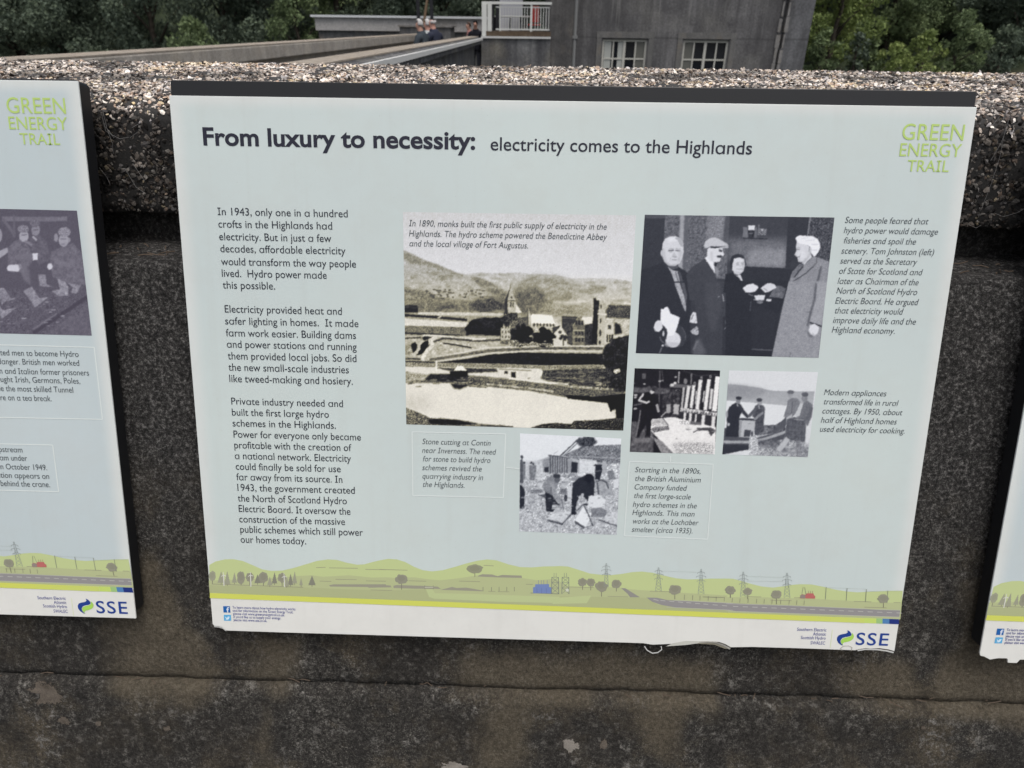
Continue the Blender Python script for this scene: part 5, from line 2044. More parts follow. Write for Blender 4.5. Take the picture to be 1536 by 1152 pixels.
P.line([(540, 864), (700, 882), (830, 893)], 9, 218)
P.line([(832, 902), (1060, 920)], 10, 150, .6, tex=60)
P.poly([(972, 884), (996, 884), (996, 898), (972, 898)], 212)
P.poly([(1014, 886), (1040, 886), (1038, 902), (1014, 900)], 205)
P.poly([(266, 828), (284, 803), (310, 803), (335, 826)], 228)
P.poly([(248, 828), (336, 827), (336, 855), (248, 855)], 30)
P.poly([(20, 888), (250, 890), (450, 908), (640, 928), (820, 960), (1025, 988), (1042, 1030), (1070, 1062), (860, 1082), (640, 1110), (560, 1103), (150, 1070), (20, 1005)], 214, .6, tex=2, scale=20, val2=216)
P.poly([(20, 950), (110, 950), (180, 1010), (90, 1030), (20, 1000)], 188, 6, .6)
P.poly([(248, 888), (345, 896), (330, 906), (300, 918), (270, 914)], 40, 1)
P.line([(340, 902), (430, 910)], 4, 60)
P.poly([(820, 945), (960, 955), (1150, 935), (1150, 1064), (1070, 1064), (1066, 1015), (1042, 1030), (1026, 985), (830, 965)], 30, .8)
P.poly([(20, 1005), (60, 1020), (110, 1040), (150, 1060), (300, 1072), (400, 1088), (560, 1100), (560, 1120), (20, 1110)], 105, .8, tex=52, scale=1.1)
P.poly([(140, 1066), (200, 1062), (280, 1068), (390, 1088), (300, 1096), (150, 1090)], 26, 1, .9, tex=10)
P.line([(400, 1096), (560, 1104)], 5, 60, .8)
P.poly([(650, 1108), (700, 1090), (760, 1084), (850, 1090), (862, 1074), (980, 1070), (1070, 1060), (1120, 1065), (1120, 1130), (650, 1120)], 44, .8, tex=52, scale=1)
# trees and abbey buildings
P.poly([(325, 650), (332, 600), (360, 575), (420, 562), (470, 570), (530, 560), (570, 600), (570, 700), (500, 690), (495, 655), (340, 650)], 32, 1, tex=12, scale=1.5)
P.line([(345, 650), (420, 652)], 5, 120)
P.poly([(500, 570), (640, 560), (640, 705), (500, 690)], 92, .6, tex=36, scale=1.2)
P.poly([(500, 600), (545, 598), (548, 672), (500, 678)], 182, .4, tex=22)
for yy in (612, 636, 660):
    for xx in (508, 524, 538):
        P.poly([(xx - 3, yy - 7), (xx + 3, yy - 7), (xx + 3, yy + 5), (xx - 3, yy + 5)], 66, .3)
P.poly([(570, 490), (605, 540), (560, 545)], 214, .4)
P.poly([(545, 416), (574, 480), (572, 545), (520, 548), (518, 480)], 176, .4)
P.poly([(545, 416), (532, 480), (536, 548), (515, 552), (517, 480)], 54, .4)
P.line([(547, 398), (546, 420)], 4, 110, .2)
P.line([(520, 480), (574, 482)], 4, 70, .2)
P.ell(551, 465, 4, 5, 70)
P.poly([(545, 488), (552, 488), (552, 512), (545, 512)], 55, .3)
P.poly([(557, 489), (563, 489), (563, 513), (557, 513)], 70, .3)
P.poly([(515, 540), (580, 540), (585, 580), (510, 585)], 60, .6, tex=40, scale=1)
P.poly([(636, 512), (648, 560), (646, 600), (624, 600), (626, 560)], 186, .4)
P.poly([(636, 512), (636, 600), (624, 600), (626, 560)], 80, .4)
P.poly([(646, 556), (655, 546), (752, 553), (768, 596), (650, 596)], 230, .4)
P.poly([(650, 594), (768, 598), (765, 640), (650, 640)], 178, .4, tex=20)
for i in range(7):
    P.ell(664 + i * 16, 599 + i * .6, 5, 8, 66, .3)
P.poly([(885, 560), (950, 562), (952, 610), (905, 610)], 218, .4)
P.poly([(800, 556), (900, 560), (880, 600), (800, 590)], 60, .4)
P.line([(800, 566), (890, 570)], 3, 110, .2)
P.poly([(800, 588), (860, 595), (855, 700), (805, 690)], 66, .4, tex=18)
P.poly([(885, 556), (920, 612), (916, 702), (852, 700), (855, 606)], 116, .4, tex=14)
P.line([(855, 606), (885, 556), (920, 612)], 4, 170, .2)
for yy in (590, 640, 675):
    for xx in (872, 887, 902):
        P.poly([(xx - 5, yy - 12), (xx + 5, yy - 12), (xx + 5, yy + 10), (xx - 5, yy + 10)], 52, .3)
for yy in (628, 660):
    P.line([(858, yy), (914, yy)], 4, 185, .2)
P.poly([(915, 600), (960, 590), (960, 700), (915, 700)], 52, .5, tex=16)
P.poly([(957, 468), (966, 466), (972, 478), (1000, 480), (1000, 535), (1020, 540), (1018, 556), (1012, 700), (968, 700), (945, 690), (955, 560)], 182, .4)
P.poly([(957, 468), (966, 466), (972, 478), (986, 480), (980, 560), (975, 700), (942, 692), (955, 560)], 36, .4)
P.line([(978, 545), (1022, 550)], 8, 206, .3)
for (xx, yy, rx, ry) in ((994, 510, 4, 10), (992, 580, 4, 12), (990, 640, 6, 18), (988, 686, 5, 10)):
    P.ell(xx, yy, rx, ry, 60, .3)
P.poly([(1015, 612), (1036, 568), (1062, 618), (1056, 692), (1010, 700)], 196, .4)
P.poly([(1062, 585), (1090, 600), (1100, 640), (1060, 650)], 40, 1)
for xx in (1026, 1038, 1050):
    P.poly([(xx - 4, 648), (xx + 4, 648), (xx + 3, 684), (xx - 4, 684)], 50, .3)
P.poly([(1028, 600), (1044, 602), (1044, 622), (1028, 620)], 60, .3)
P.poly([(755, 612), (795, 602), (770, 645), (755, 640)], 62, .4)
P.poly([(758, 645), (796, 606), (828, 655), (826, 702), (760, 704)], 204, .4)
P.ell(792, 636, 9, 8, 70, .3)
P.tree(600, 650, 56, 54, 28, 24)
P.ell(560, 690, 30, 16, 120, .8, 1, 60)
P.tree(715, 658, 54, 50, 27, 24)
P.tree(808, 662, 24, 18, 48, 10)
P.line([(808, 670), (808, 702)], 4, 40)
P.poly([(560, 690), (760, 692), (760, 704), (560, 702)], 120, .5, tex=60, scale=1)
P.poly([(1065, 672), (1130, 650), (1150, 650), (1140, 810), (1110, 838), (1030, 822), (1000, 745), (1012, 704), (1050, 690)], 32, 1, tex=20, scale=1.5)
P.poly([(1030, 820), (1130, 830), (1130, 935), (1035, 905)], 36, 1, tex=24, scale=1.5)
P.ell(1072, 826, 16, 14, 205, .8, 1, 40, rag=.2)
P.tree(350, 625, 30, 30, 34)
P.tree(420, 600, 70, 34, 34, 20)
P.tree(500, 590, 40, 34, 36, 14)
P.tree(1080, 700, 60, 50, 36, 20, 20)
P.tree(1060, 790, 60, 40, 36, 20, 20)
P.tree(1040, 870, 40, 40, 46, 14, 24)
for k in range(60):
    P.ell(P.rng.uniform(720, 1030), P.rng.uniform(826, 900), P.rng.uniform(6, 22), P.rng.uniform(2, 5), P.rng.choice([40, 110, 150]), .5, .6)
for k in range(70):
    P.ell(P.rng.uniform(40, 640), P.rng.uniform(862, 905), P.rng.uniform(5, 16), P.rng.uniform(2, 4), P.rng.choice([40, 60, 160, 190]), .5, .5)
for k in range(60):
    P.ell(P.rng.uniform(30, 520), P.rng.uniform(340, 540), P.rng.uniform(8, 40), P.rng.uniform(2, 6), P.rng.choice([90, 110, 196]), 1, .4)
for k in range(70):
    P.ell(P.rng.uniform(620, 1130), P.rng.uniform(385, 540), P.rng.uniform(8, 36), P.rng.uniform(3, 8), P.rng.choice([100, 120, 196]), 1.2, .35)
P.build((34, 34, 38), (222, 219, 208), BO, 'brown toned photo of an abbey with two towers beside a pale river', grain=6, warp=.35, detail=12, mid=(6, 3, -16), top=(214, 215, 217))

# ---- four people shaking hands
P = Paint([(967.4, 322.1), (1251.8, 326.3), (1228.2, 536.7), (954.2, 529.7)], 54, seed=5)
A_, B_, C_, D_ = (945, 315, 9.6), (1095, 315, 9.31), (945, 425, 9.6), (1095, 425, 9.31)
P.view(*A_)
P.poly([(500, 60), (1440, 70), (1400, 1000), (800, 950), (480, 450)], 92, .8, tex=16, scale=2.2)
P.poly([(1120, 70), (1380, 80), (1330, 430), (1100, 420)], 128, 2, .8, tex=18, scale=1.4)
P.poly([(150, 100), (505, 120), (490, 420), (480, 900), (120, 950)], 52, .5)
P.poly([(215, 60), (510, 62), (508, 122), (205, 118)], 76, .5)
P.poly([(725, 60), (845, 60), (800, 900), (690, 870)], 92, .6)
P.poly([(725, 60), (785, 60), (755, 870), (695, 860)], 152, 1)
P.poly([(1375, 70), (1450, 70), (1410, 720), (1345, 430)], 78, .5)
P.poly([(1440, 70), (1540, 70), (1540, 900), (1400, 900)], 60, .5)
P.view(*B_)
P.poly([(0, 60), (820, 60), (790, 830), (-30, 830)], 60, .5)
P.poly([(-20, 400), (815, 400), (778, 812), (200, 782), (-20, 700)], 108, 5, .9, tex=8, scale=2)
P.poly([(260, 560), (805, 540), (778, 812), (230, 790)], 142, 4, .75, tex=8, scale=2)
P.poly([(150, 785), (780, 812), (960, 830), (840, 1150), (100, 1150)], 46, .5)
P.poly([(815, 60), (1120, 60), (1085, 370), (940, 420), (920, 620), (830, 830), (775, 815)], 50, .5)
P.poly([(1110, 60), (1480, 60), (1400, 760), (1220, 660), (1260, 500), (1080, 370)], 70, .5, tex=24, scale=1.6)
P.line([(1122, 90), (1085, 362)], 9, 150, .3)
P.poly([(185, 240), (245, 235), (255, 405), (178, 400)], 108, .5)
P.poly([(350, 250), (380, 230), (375, 405), (330, 405)], 96, .5)
P.poly([(255, 215), (350, 215), (345, 282), (258, 278)], 208, .4)
P.poly([(255, 290), (345, 290), (330, 400), (265, 400)], 48, .4, tex=16)
P.line([(262, 326), (320, 326)], 12, 120)
P.poly([(392, 200), (415, 205), (410, 350), (388, 350)], 100)
P.poly([(405, 255), (515, 262), (508, 352), (385, 350)], 108, .4, tex=24, scale=1)
P.ell(450, 276, 13, 13, 205)
P.line([(180, 392), (520, 404)], 16, 44, .5)
# person 1
P.view(*A_)
P.poly([(120, 880), (400, 790), (470, 735), (560, 850), (640, 860), (700, 815), (880, 930), (950, 1300), (100, 1300)], 45, .5)
P.poly([(545, 810), (620, 870), (690, 880), (720, 1000), (760, 1160), (690, 1160), (640, 1020), (590, 890)], 160, .4, tex=14)
P.line([(655, 890), (690, 1000), (735, 1160)], 14, 96, .4)
P.poly([(690, 870), (730, 900), (800, 1152), (748, 1152)], 74, .5)
P.poly([(540, 780), (690, 780), (690, 840), (600, 862)], 84, .6)
P.poly([(466, 660), (468, 560), (472, 480), (510, 410), (580, 382), (660, 376), (725, 405), (762, 470), (774, 600), (755, 690), (715, 770), (640, 806), (560, 800), (500, 745)], 202, .5)
P.ell(458, 620, 17, 42, 190, .4)
P.poly([(466, 560), (500, 540), (520, 700), (560, 790), (500, 745), (466, 660)], 176, 1.2, .7)
P.poly([(540, 400), (660, 385), (700, 440), (560, 460)], 222, 1.5, .7)
P.poly([(600, 690), (700, 690), (690, 740), (610, 745)], 190, 1, .5)
P.line([(560, 560), (640, 556)], 8, 150, .5)
P.line([(655, 556), (730, 562)], 8, 150, .5)
P.line([(590, 690), (575, 740)], 7, 168, .6)
P.line([(700, 690), (712, 735)], 7, 158, .6)
P.poly([(650, 400), (700, 392), (735, 415), (768, 480), (772, 530), (730, 520), (690, 440)], 158, .8, .85)
P.line([(555, 585), (632, 580)], 15, 74, .5)
P.line([(658, 585), (724, 588)], 15, 82, .5)
P.ell(590, 600, 26, 10, 150, .8, .7)
P.poly([(612, 655), (640, 600), (660, 650), (680, 672), (640, 688)], 168, .8, .7)
P.line([(612, 672), (670, 678)], 9, 120, .5)
P.line([(610, 716), (682, 714)], 9, 128, .5)
P.poly([(700, 560), (772, 600), (740, 720), (690, 780), (690, 700)], 178, 1.5, .7)
P.poly([(520, 755), (600, 790), (690, 770), (640, 808), (560, 802)], 150, 1, .7)
P.view(*C_)
P.poly([(100, -30), (900, -30), (870, 500), (880, 1060), (60, 1060)], 45, .5)
P.poly([(640, -10), (720, -10), (805, 250), (808, 415), (768, 340), (730, 230)], 160, .5, tex=14)
P.line([(770, 300), (800, 312)], 5, 60)
P.poly([(735, -10), (785, -10), (828, 180), (808, 300)], 82, .5)
P.poly([(660, 600), (740, 610), (800, 700), (812, 800), (770, 900), (640, 925), (700, 780)], 58, .5)
P.line([(750, 630), (800, 720), (806, 810)], 7, 104, .4)
P.ell(625, 810, 110, 112, 206, .4)
P.ell(610, 880, 110, 36, 178, 1, .7)
P.poly([(448, 365), (482, 372), (512, 343), (545, 338), (590, 432), (722, 492), (692, 600), (662, 690), (632, 750), (540, 760), (535, 660), (440, 570)], 224, .3)
P.line([(432, 620), (490, 640), (530, 700), (515, 800)], 22, 52, .4)
P.line([(430, 770), (450, 820), (490, 855)], 10, 120, .4)
P.ell(485, 722, 14, 40, 190, .4)
P.poly([(345, 645), (362, 570), (405, 530), (448, 536), (472, 600), (470, 650), (425, 700), (370, 690)], 206, .4)
P.ell(475, 895, 17, 15, 196, .3)
P.line([(460, 925), (425, 1020)], 15, 108, .5)
P.poly([(862, 560), (878, 470), (910, 414), (962, 420), (1000, 462), (1012, 510), (975, 578), (900, 570)], 206, .4)
P.line([(885, 520), (915, 452)], 10, 80, .4)
P.line([(930, 560), (985, 480)], 7, 150, .4)
P.poly([(872, 685), (918, 650), (960, 618), (1000, 640), (1008, 720), (960, 746), (900, 725)], 168, .4, tex=18)
P.line([(950, 690), (1000, 660)], 8, 80, .4)
# person 2
P.view(*A_)
P.poly([(815, 930), (880, 830), (1000, 755), (1090, 690), (1200, 880), (1250, 980), (1400, 1200), (1440, 1300), (860, 1300)], 62, .5)
P.poly([(1076, 690), (1130, 660), (1200, 745), (1250, 780), (1240, 850), (1226, 912)], 218, .4)
P.poly([(1215, 820), (1245, 800), (1290, 880), (1272, 970), (1230, 905)], 128, .4)
P.poly([(1210, 760), (1260, 760), (1250, 815), (1215, 810)], 40, .4)
P.poly([(1105, 690), (1120, 560), (1160, 535), (1330, 550), (1358, 640), (1345, 662), (1312, 690), (1302, 738), (1240, 752), (1180, 745)], 208, .5)
P.poly([(1280, 560), (1330, 580), (1330, 608), (1285, 600)], 60, .7)
P.poly([(1250, 660), (1300, 648), (1340, 665), (1310, 690), (1260, 686)], 56, .6)
P.poly([(1150, 600), (1190, 600), (1200, 720), (1170, 735)], 178, 1, .6)
P.poly([(1063, 515), (1090, 450), (1150, 405), (1220, 393), (1310, 430), (1390, 478), (1428, 516), (1300, 528), (1180, 525), (1090, 550)], 186, .5)
P.poly([(1170, 520), (1300, 522), (1425, 520), (1412, 550), (1290, 546)], 176, .3)
P.poly([(1160, 525), (1420, 522), (1300, 534), (1230, 556), (1160, 545)], 46, .4)
P.view(*C_)
P.poly([(890, -30), (1420, -30), (1460, 450), (1340, 1060), (900, 1060), (1000, 760)], 60, .5)
P.poly([(1080, -20), (1300, -20), (1330, 300), (1240, 680), (1150, 690), (1090, 300)], 70, 2, .8)
P.line([(1335, 160), (1352, 260)], 8, 190, .3)
P.ell(1284, 192, 13, 9, 130)
P.poly([(905, 960), (960, 820), (1000, 780), (1110, 1040), (915, 1040)], 92, 2, .8)
P.line([(920, 960), (975, 830)], 14, 130, 1)
P.poly([(1340, 480), (1540, 400), (1540, 1100), (1330, 1060)], 50, .8)
P.poly([(1378, 580), (1384, 520), (1412, 494), (1446, 506), (1450, 570), (1430, 618), (1362, 662), (1402, 600)], 204, .4)
# person 3
P.view(*B_)
P.poly([(-90, 1150), (-60, 900), (40, 870), (160, 920), (200, 990), (290, 1150)], 40, .5)
P.poly([(0, 800), (5, 700), (30, 640), (110, 608), (190, 635), (218, 700), (228, 768), (200, 780), (60, 690), (40, 790), (20, 830)], 46, .5)
P.poly([(35, 770), (60, 680), (130, 660), (200, 685), (208, 780), (188, 855), (130, 908), (68, 890), (35, 840)], 202, .5)
P.poly([(180, 690), (208, 700), (205, 800), (180, 860), (170, 760)], 172, 1, .7)
P.poly([(60, 690), (190, 690), (190, 720), (60, 720)], 216, 1, .6)
P.ell(110, 765, 22, 10, 160, .6)
P.ell(178, 762, 20, 10, 160, .6)
P.poly([(70, 850), (130, 870), (180, 850), (130, 905), (80, 890)], 176, 1, .7)
P.line([(90, 745), (125, 738)], 9, 130, .5)
P.line([(155, 742), (195, 738)], 9, 130, .5)
P.line([(135, 770), (150, 790)], 7, 165, .5)
P.line([(95, 826), (180, 824)], 8, 150, .5)
P.poly([(50, 885), (100, 915), (150, 905), (184, 992), (160, 985), (110, 930)], 200, .4)
# person 4
P.poly([(1025, 780), (1170, 645), (1240, 665), (1400, 730), (1370, 1150), (785, 1150), (860, 900), (975, 755)], 134, .5, tex=7, scale=1)
P.poly([(1020, 770), (980, 755), (880, 850), (850, 940), (900, 950)], 108, .5, tex=14)
P.line([(1020, 790), (960, 860), (905, 935)], 18, 54, .4)
P.line([(845, 1020), (960, 950), (1060, 885), (1150, 800), (1165, 792)], 13, 60, .4)
P.line([(1215, 660), (1210, 740), (1160, 790)], 9, 78, .4)
P.line([(1275, 790), (1225, 1000), (1205, 1150)], 24, 74, 1)
P.poly([(935, 450), (1000, 430), (1110, 510), (1125, 600), (1150, 660), (1080, 720), (1035, 775), (1015, 730), (955, 722), (945, 660), (903, 625), (930, 570), (922, 500)], 200, .4)
P.poly([(960, 560), (1040, 560), (1060, 660), (990, 690)], 212, 1.5, .7)
P.line([(985, 610), (965, 690)], 8, 168, .6)
P.line([(925, 520), (985, 528)], 8, 160, .5)
P.line([(960, 700), (1000, 722)], 8, 168, .6)
P.poly([(918, 400), (930, 372), (975, 354), (1060, 362), (1150, 364), (1220, 400), (1258, 470), (1262, 520), (1230, 600), (1180, 655), (1130, 600), (1125, 520), (1080, 490), (1000, 470), (940, 455)], 224, .4)
P.line([(930, 548), (972, 552)], 11, 100, .4)
P.line([(950, 655), (978, 654)], 9, 100, .4)
P.ell(1122, 556, 20, 34, 188, .5)
P.line([(1112, 525), (1106, 580)], 9, 128, .4)
P.line([(1000, 400), (1100, 385)], 8, 196, .8)
P.line([(1060, 430), (1180, 420)], 9, 198, .8)
P.line([(1140, 480), (1230, 480)], 9, 190, .8)
P.line([(1150, 560), (1220, 560)], 9, 186, .8)
P.poly([(1000, 735), (1080, 660), (1110, 600), (1130, 610), (1060, 720), (1020, 760)], 164, 1, .8)
P.view(*D_)
P.poly([(820, -30), (1400, -30), (1290, 600), (1240, 1080), (570, 1080), (700, 500)], 140, .5, tex=7, scale=1)
P.poly([(1205, -20), (1385, -20), (1288, 600), (1118, 545), (1180, 240)], 150, .5, tex=7, scale=1)
P.line([(1205, 0), (1180, 240), (1125, 420), (1085, 600)], 26, 84, 1)
P.line([(1060, 300), (1150, 300)], 6, 165)
P.line([(1060, 400), (1130, 400)], 9, 96)
P.line([(1120, 548), (1282, 600)], 20, 44, .4)
P.poly([(1105, 650), (1122, 585), (1180, 562), (1248, 610), (1232, 690), (1180, 738), (1120, 715)], 208, .4)
P.line([(1150, 690), (1190, 735)], 7, 150, .3)
P.poly([(1060, 620), (1105, 690), (1180, 745), (1110, 760)], 96, 1, .8)
P.line([(850, 960), (835, 1050)], 9, 96, .6)
P.poly([(-60, -30), (820, -30), (700, 420), (575, 1060), (-60, 1060)], 42, .5)
P.poly([(310, 300), (690, 420), (600, 900), (310, 900)], 48, 2, .7)
P.line([(310, 920), (590, 934)], 15, 92, .5)
P.line([(295, 260), (285, 380)], 7, 96, .5)
P.poly([(545, 190), (610, 80), (660, 30), (720, 40), (785, 75), (745, 212), (640, 196)], 96, .5, tex=14)
P.poly([(178, 70), (240, 20), (320, 2), (385, 35), (400, 60), (352, 116), (300, 126), (225, 128)], 212, .4)
P.poly([(430, 66), (500, 12), (560, -6), (620, 10), (655, 55), (560, 112), (490, 130)], 204, .4)
P.line([(470, 70), (520, 100)], 7, 110, .3)
P.line([(258, 146), (320, 172)], 8, 150, .3)
P.poly([(340, 168), (495, 162), (476, 236), (368, 236)], 208, .4)
P.line([(335, 230), (480, 234)], 9, 190, .3)
P.ell(420, 262, 44, 22, 110, .6)
P.poly([(508, 220), (580, 220), (576, 254), (508, 248)], 206, .3)
P.build((42, 44, 52), (216, 218, 224), BO, 'grey photo of four people in coats, two of them shaking hands', grain=4)

# ---- smelter
S_ = (940, 545, 7.947)
P = Paint([(940 + 100 / S_[2], 545 + 58 / S_[2]), (940 + 1118 / S_[2], 545 + 85 / S_[2]), (940 + 1055 / S_[2], 545 + 1085 / S_[2]), (940 + 42 / S_[2], 545 + 1055 / S_[2])], 40, seed=6)
P.view(*S_)
P.poly([(30, 700), (320, 690), (330, 1070), (30, 1070)], 84, 1, tex=14)
P.poly([(80, 285), (520, 300), (520, 370), (80, 345)], 90, 1, tex=14)
P.poly([(190, 122), (234, 122), (232, 186), (188, 186)], 92)
P.line([(400, 90), (390, 520)], 16, 84, .6)
P.line([(425, 80), (440, 210)], 6, 90, .4)
for (x, y, r) in ((95, 240, 10), (215, 245, 16), (400, 212, 18), (430, 205, 10), (110, 380, 22), (108, 405, 18), (105, 540, 20), (590, 165, 16)):
    P.ell(x, y, r, r * .6, 165, .6, rag=.2)
P.line([(85, 500), (190, 480)], 10, 110)
P.poly([(430, 380), (560, 330), (640, 330), (640, 660), (430, 660)], 58, 1, tex=16)
P.poly([(510, 262), (540, 240), (800, 262), (800, 292), (520, 290)], 96, .5)
P.ell(545, 258, 26, 18, 196, .5)
P.ell(582, 236, 18, 16, 206, .5)
P.line([(630, 100), (622, 232)], 15, 165, .3)
P.line([(778, 122), (770, 250)], 13, 130, .3)
P.ell(705, 214, 24, 34, 124, .4)
P.line([(680, 90), (860, 150), (1100, 130)], 5, 84, .3)
P.poly([(540, 310), (650, 310), (640, 380), (550, 380)], 60, .6, tex=34, scale=1)
P.poly([(640, 580), (1070, 620), (1062, 770), (640, 710)], 54, .5)
for a, b, w, v_ in (((686, 290), (662, 540), 26, 172), ((745, 278), (708, 545), 40, 206), ((806, 268), (775, 525), 40, 212), ((836, 330), (826, 480), 18, 170), ((886, 205), (846, 545), 46, 214),
                    ((930, 330), (915, 460), 18, 190), ((986, 200), (942, 550), 46, 216), ((1022, 310), (1000, 540), 34, 196), ((1092, 170), (1052, 560), 62, 222)):
    P.line([a, b], w, v_, .4)
    P.line([(a[0] + w * .55, a[1] + 20), (b[0] + w * .6, b[1])], w * .3, 62, .4)
for x, y in ((896, 176), (1002, 160), (815, 240)):
    P.ell(x, y, 13, 20, 150, .4)
    P.ell(x, y + 2, 6, 10, 45, .3)
P.poly([(480, 488), (532, 488), (526, 592), (474, 590)], 152)
P.poly([(565, 488), (630, 490), (620, 612), (560, 602)], 170)
P.line([(650, 555), (860, 575), (1075, 610)], 46, 172, .6, tex=46)
for x in range(680, 1060, 34):
    P.ell(x, 576 + (x - 680) * .085, 7, 12, 60, .4)
for a, b, w in (((702, 590), (690, 690), 28), ((766, 600), (755, 745), 30), ((832, 610), (820, 720), 20), ((922, 620), (910, 752), 38), ((1042, 640), (1030, 790), 42)):
    P.line([a, b], w, 205, .4)
P.poly([(300, 665), (420, 655), (560, 640), (760, 690), (1066, 760), (1066, 1100), (560, 1090), (290, 800)], 216, .6, tex=6, scale=3)
P.poly([(640, 680), (760, 690), (760, 730), (640, 720)], 190, .5, tex=46, scale=1)
P.poly([(760, 690), (900, 705), (895, 735), (760, 730)], 96, .5)
P.poly([(300, 670), (440, 660), (510, 740), (300, 745)], 178, 1, tex=22)
P.poly([(290, 785), (340, 760), (500, 745), (512, 790), (330, 824)], 108, .6, tex=40, scale=.9)
P.poly([(285, 800), (330, 900), (420, 960), (570, 1090), (425, 1080), (330, 930), (290, 880)], 112, .6, tex=14)
P.poly([(330, 900), (420, 1070), (320, 1070)], 40, .5)
P.poly([(320, 880), (430, 930), (560, 1070), (560, 1090), (425, 1075)], 132, .6, tex=16)
P.poly([(840, 770), (1010, 764), (1066, 800), (1010, 870), (975, 800), (850, 800)], 74, .5, tex=30)
P.line([(800, 820), (860, 795)], 14, 90, .5)
P.line([(715, 785), (780, 788)], 6, 80, .4)
P.poly([(545, 960), (760, 930), (1040, 950), (1040, 1090), (600, 1085)], 176, 2, .9, tex=46, scale=1.1)
P.ell(600, 900, 12, 6, 120)
P.poly([(110, 885), (140, 760), (165, 640), (180, 520), (320, 545), (372, 600), (380, 660), (300, 650), (285, 890), (220, 890), (232, 740), (165, 840), (160, 905)], 38, .5)
P.line([(170, 560), (150, 700), (118, 870)], 14, 118, .5)
P.line([(235, 740), (230, 860)], 5, 90, .4)
P.poly([(190, 360), (260, 338), (340, 365), (388, 430), (392, 505), (300, 560), (185, 535), (205, 440)], 36, .5)
P.ell(308, 338, 26, 26, 188, .5)
P.ell(330, 300, 44, 32, 60, .6, tex=16)
P.ell(270, 292, 22, 24, 80, .6)
P.line([(205, 362), (150, 442), (240, 470), (275, 455)], 24, 186, .4)
P.line([(365, 490), (385, 575)], 28, 160, .5)
P.line([(390, 592), (505, 745)], 8, 58, .3)
P.line([(415, 640), (475, 580)], 14, 160, .5)
P.line([(112, 885), (160, 905)], 18, 70, .4)
P.poly([(90, 890), (290, 880), (280, 950), (160, 930), (90, 960)], 120, 1.5, .7)
P.build((36, 35, 41), (224, 223, 222), BO, 'grey photo of a worker raking a furnace bed among tall bars', grain=4, warp=.3, detail=6)

# ---- boat and stove
T_ = (1078, 550, 8.11)
P = Paint([(T_[0] + 130 / T_[2], T_[1] + 45 / T_[2]), (T_[0] + 1212 / T_[2], T_[1] + 65 / T_[2]), (T_[0] + 1088 / T_[2], T_[1] + 1100 / T_[2]), (T_[0] + 50 / T_[2], T_[1] + 1066 / T_[2])], 210, seed=7)
P.view(*T_)
P.poly([(90, 212), (300, 225), (500, 258), (640, 290), (840, 298), (1170, 300), (1150, 490), (560, 455), (90, 412)], 150, .8, val2=172)
P.poly([(90, 212), (300, 225), (500, 258), (600, 290), (420, 400), (90, 390)], 134, 3, .6)
P.poly([(80, 412), (560, 450), (840, 482), (1000, 500), (1000, 720), (560, 712), (80, 700)], 214, .6)
P.poly([(480, 840), (830, 780), (1110, 860), (1110, 1120), (380, 1120)], 150, 1, tex=34, scale=2)
P.poly([(1050, 480), (1170, 480), (1110, 960), (1050, 930)], 205, 1.5)
P.poly([(555, 712), (700, 705), (800, 640), (830, 800), (660, 815), (480, 835), (440, 830)], 84, .8, tex=18)
P.poly([(70, 745), (110, 745), (240, 850), (480, 865), (660, 815), (830, 780), (800, 880), (640, 920), (480, 950), (60, 970)], 74, .6)
P.line([(60, 915), (370, 918), (560, 882), (830, 790)], 34, 158, .5, tex=8)
P.poly([(480, 900), (700, 880), (760, 920), (740, 980), (490, 970)], 92, 1.5, .9, tex=22)
P.poly([(50, 950), (380, 950), (370, 1010), (200, 1040), (40, 1075)], 46, .6)
P.poly([(700, 960), (1090, 960), (1090, 1030), (700, 1030)], 110, 1.5, .6, tex=34)
for k in range(14):
    P.ell(P.rng.uniform(520, 1080), P.rng.uniform(950, 1090), P.rng.uniform(20, 60), P.rng.uniform(8, 20), P.rng.uniform(90, 205), 1, .7)
P.poly([(560, 720), (650, 770), (600, 800), (500, 830)], 120, 1, .7, tex=30)
P.poly([(250, 650), (462, 655), (432, 860), (228, 852)], 176, .4)
P.poly([(250, 650), (290, 665), (270, 855), (228, 852)], 142, .5)
P.poly([(245, 622), (430, 632), (466, 658), (250, 650)], 56, .4)
P.poly([(318, 768), (398, 770), (386, 852), (310, 850)], 62, .4)
P.line([(360, 692), (392, 692)], 6, 80)
P.poly([(135, 490), (170, 460), (212, 438), (262, 450), (292, 540), (255, 620), (248, 855), (85, 852), (105, 700), (104, 570)], 42, .5)
P.line([(258, 470), (310, 560), (362, 612)], 40, 50, .5)
P.ell(243, 416, 28, 36, 120, .5)
P.ell(248, 382, 38, 20, 44, .5)
P.line([(228, 455), (240, 480)], 12, 170, .4)
P.ell(125, 702, 15, 20, 172, .4)
P.ell(105, 580, 14, 44, 150, .6)
P.poly([(450, 480), (480, 455), (545, 470), (570, 500), (552, 700), (565, 785), (438, 835), (452, 640), (410, 600)], 72, .5, tex=10)
P.line([(470, 480), (430, 545), (372, 602)], 36, 82, .5)
P.line([(545, 560), (500, 590), (445, 640)], 30, 132, .5)
P.ell(506, 432, 30, 36, 150, .5)
P.ell(500, 404, 36, 22, 58, .5)
P.line([(490, 470), (498, 510)], 12, 165, .4)
P.poly([(765, 680), (830, 590), (880, 640), (800, 740), (700, 800), (635, 795)], 78, .5)
P.poly([(845, 410), (890, 375), (960, 385), (1000, 430), (970, 540), (870, 645), (795, 605), (832, 490)], 116, .5, tex=6)
P.line([(905, 430), (890, 560), (860, 630)], 10, 84, .6)
P.ell(880, 348, 32, 42, 150, .5)
P.ell(880, 310, 42, 24, 96, .5)
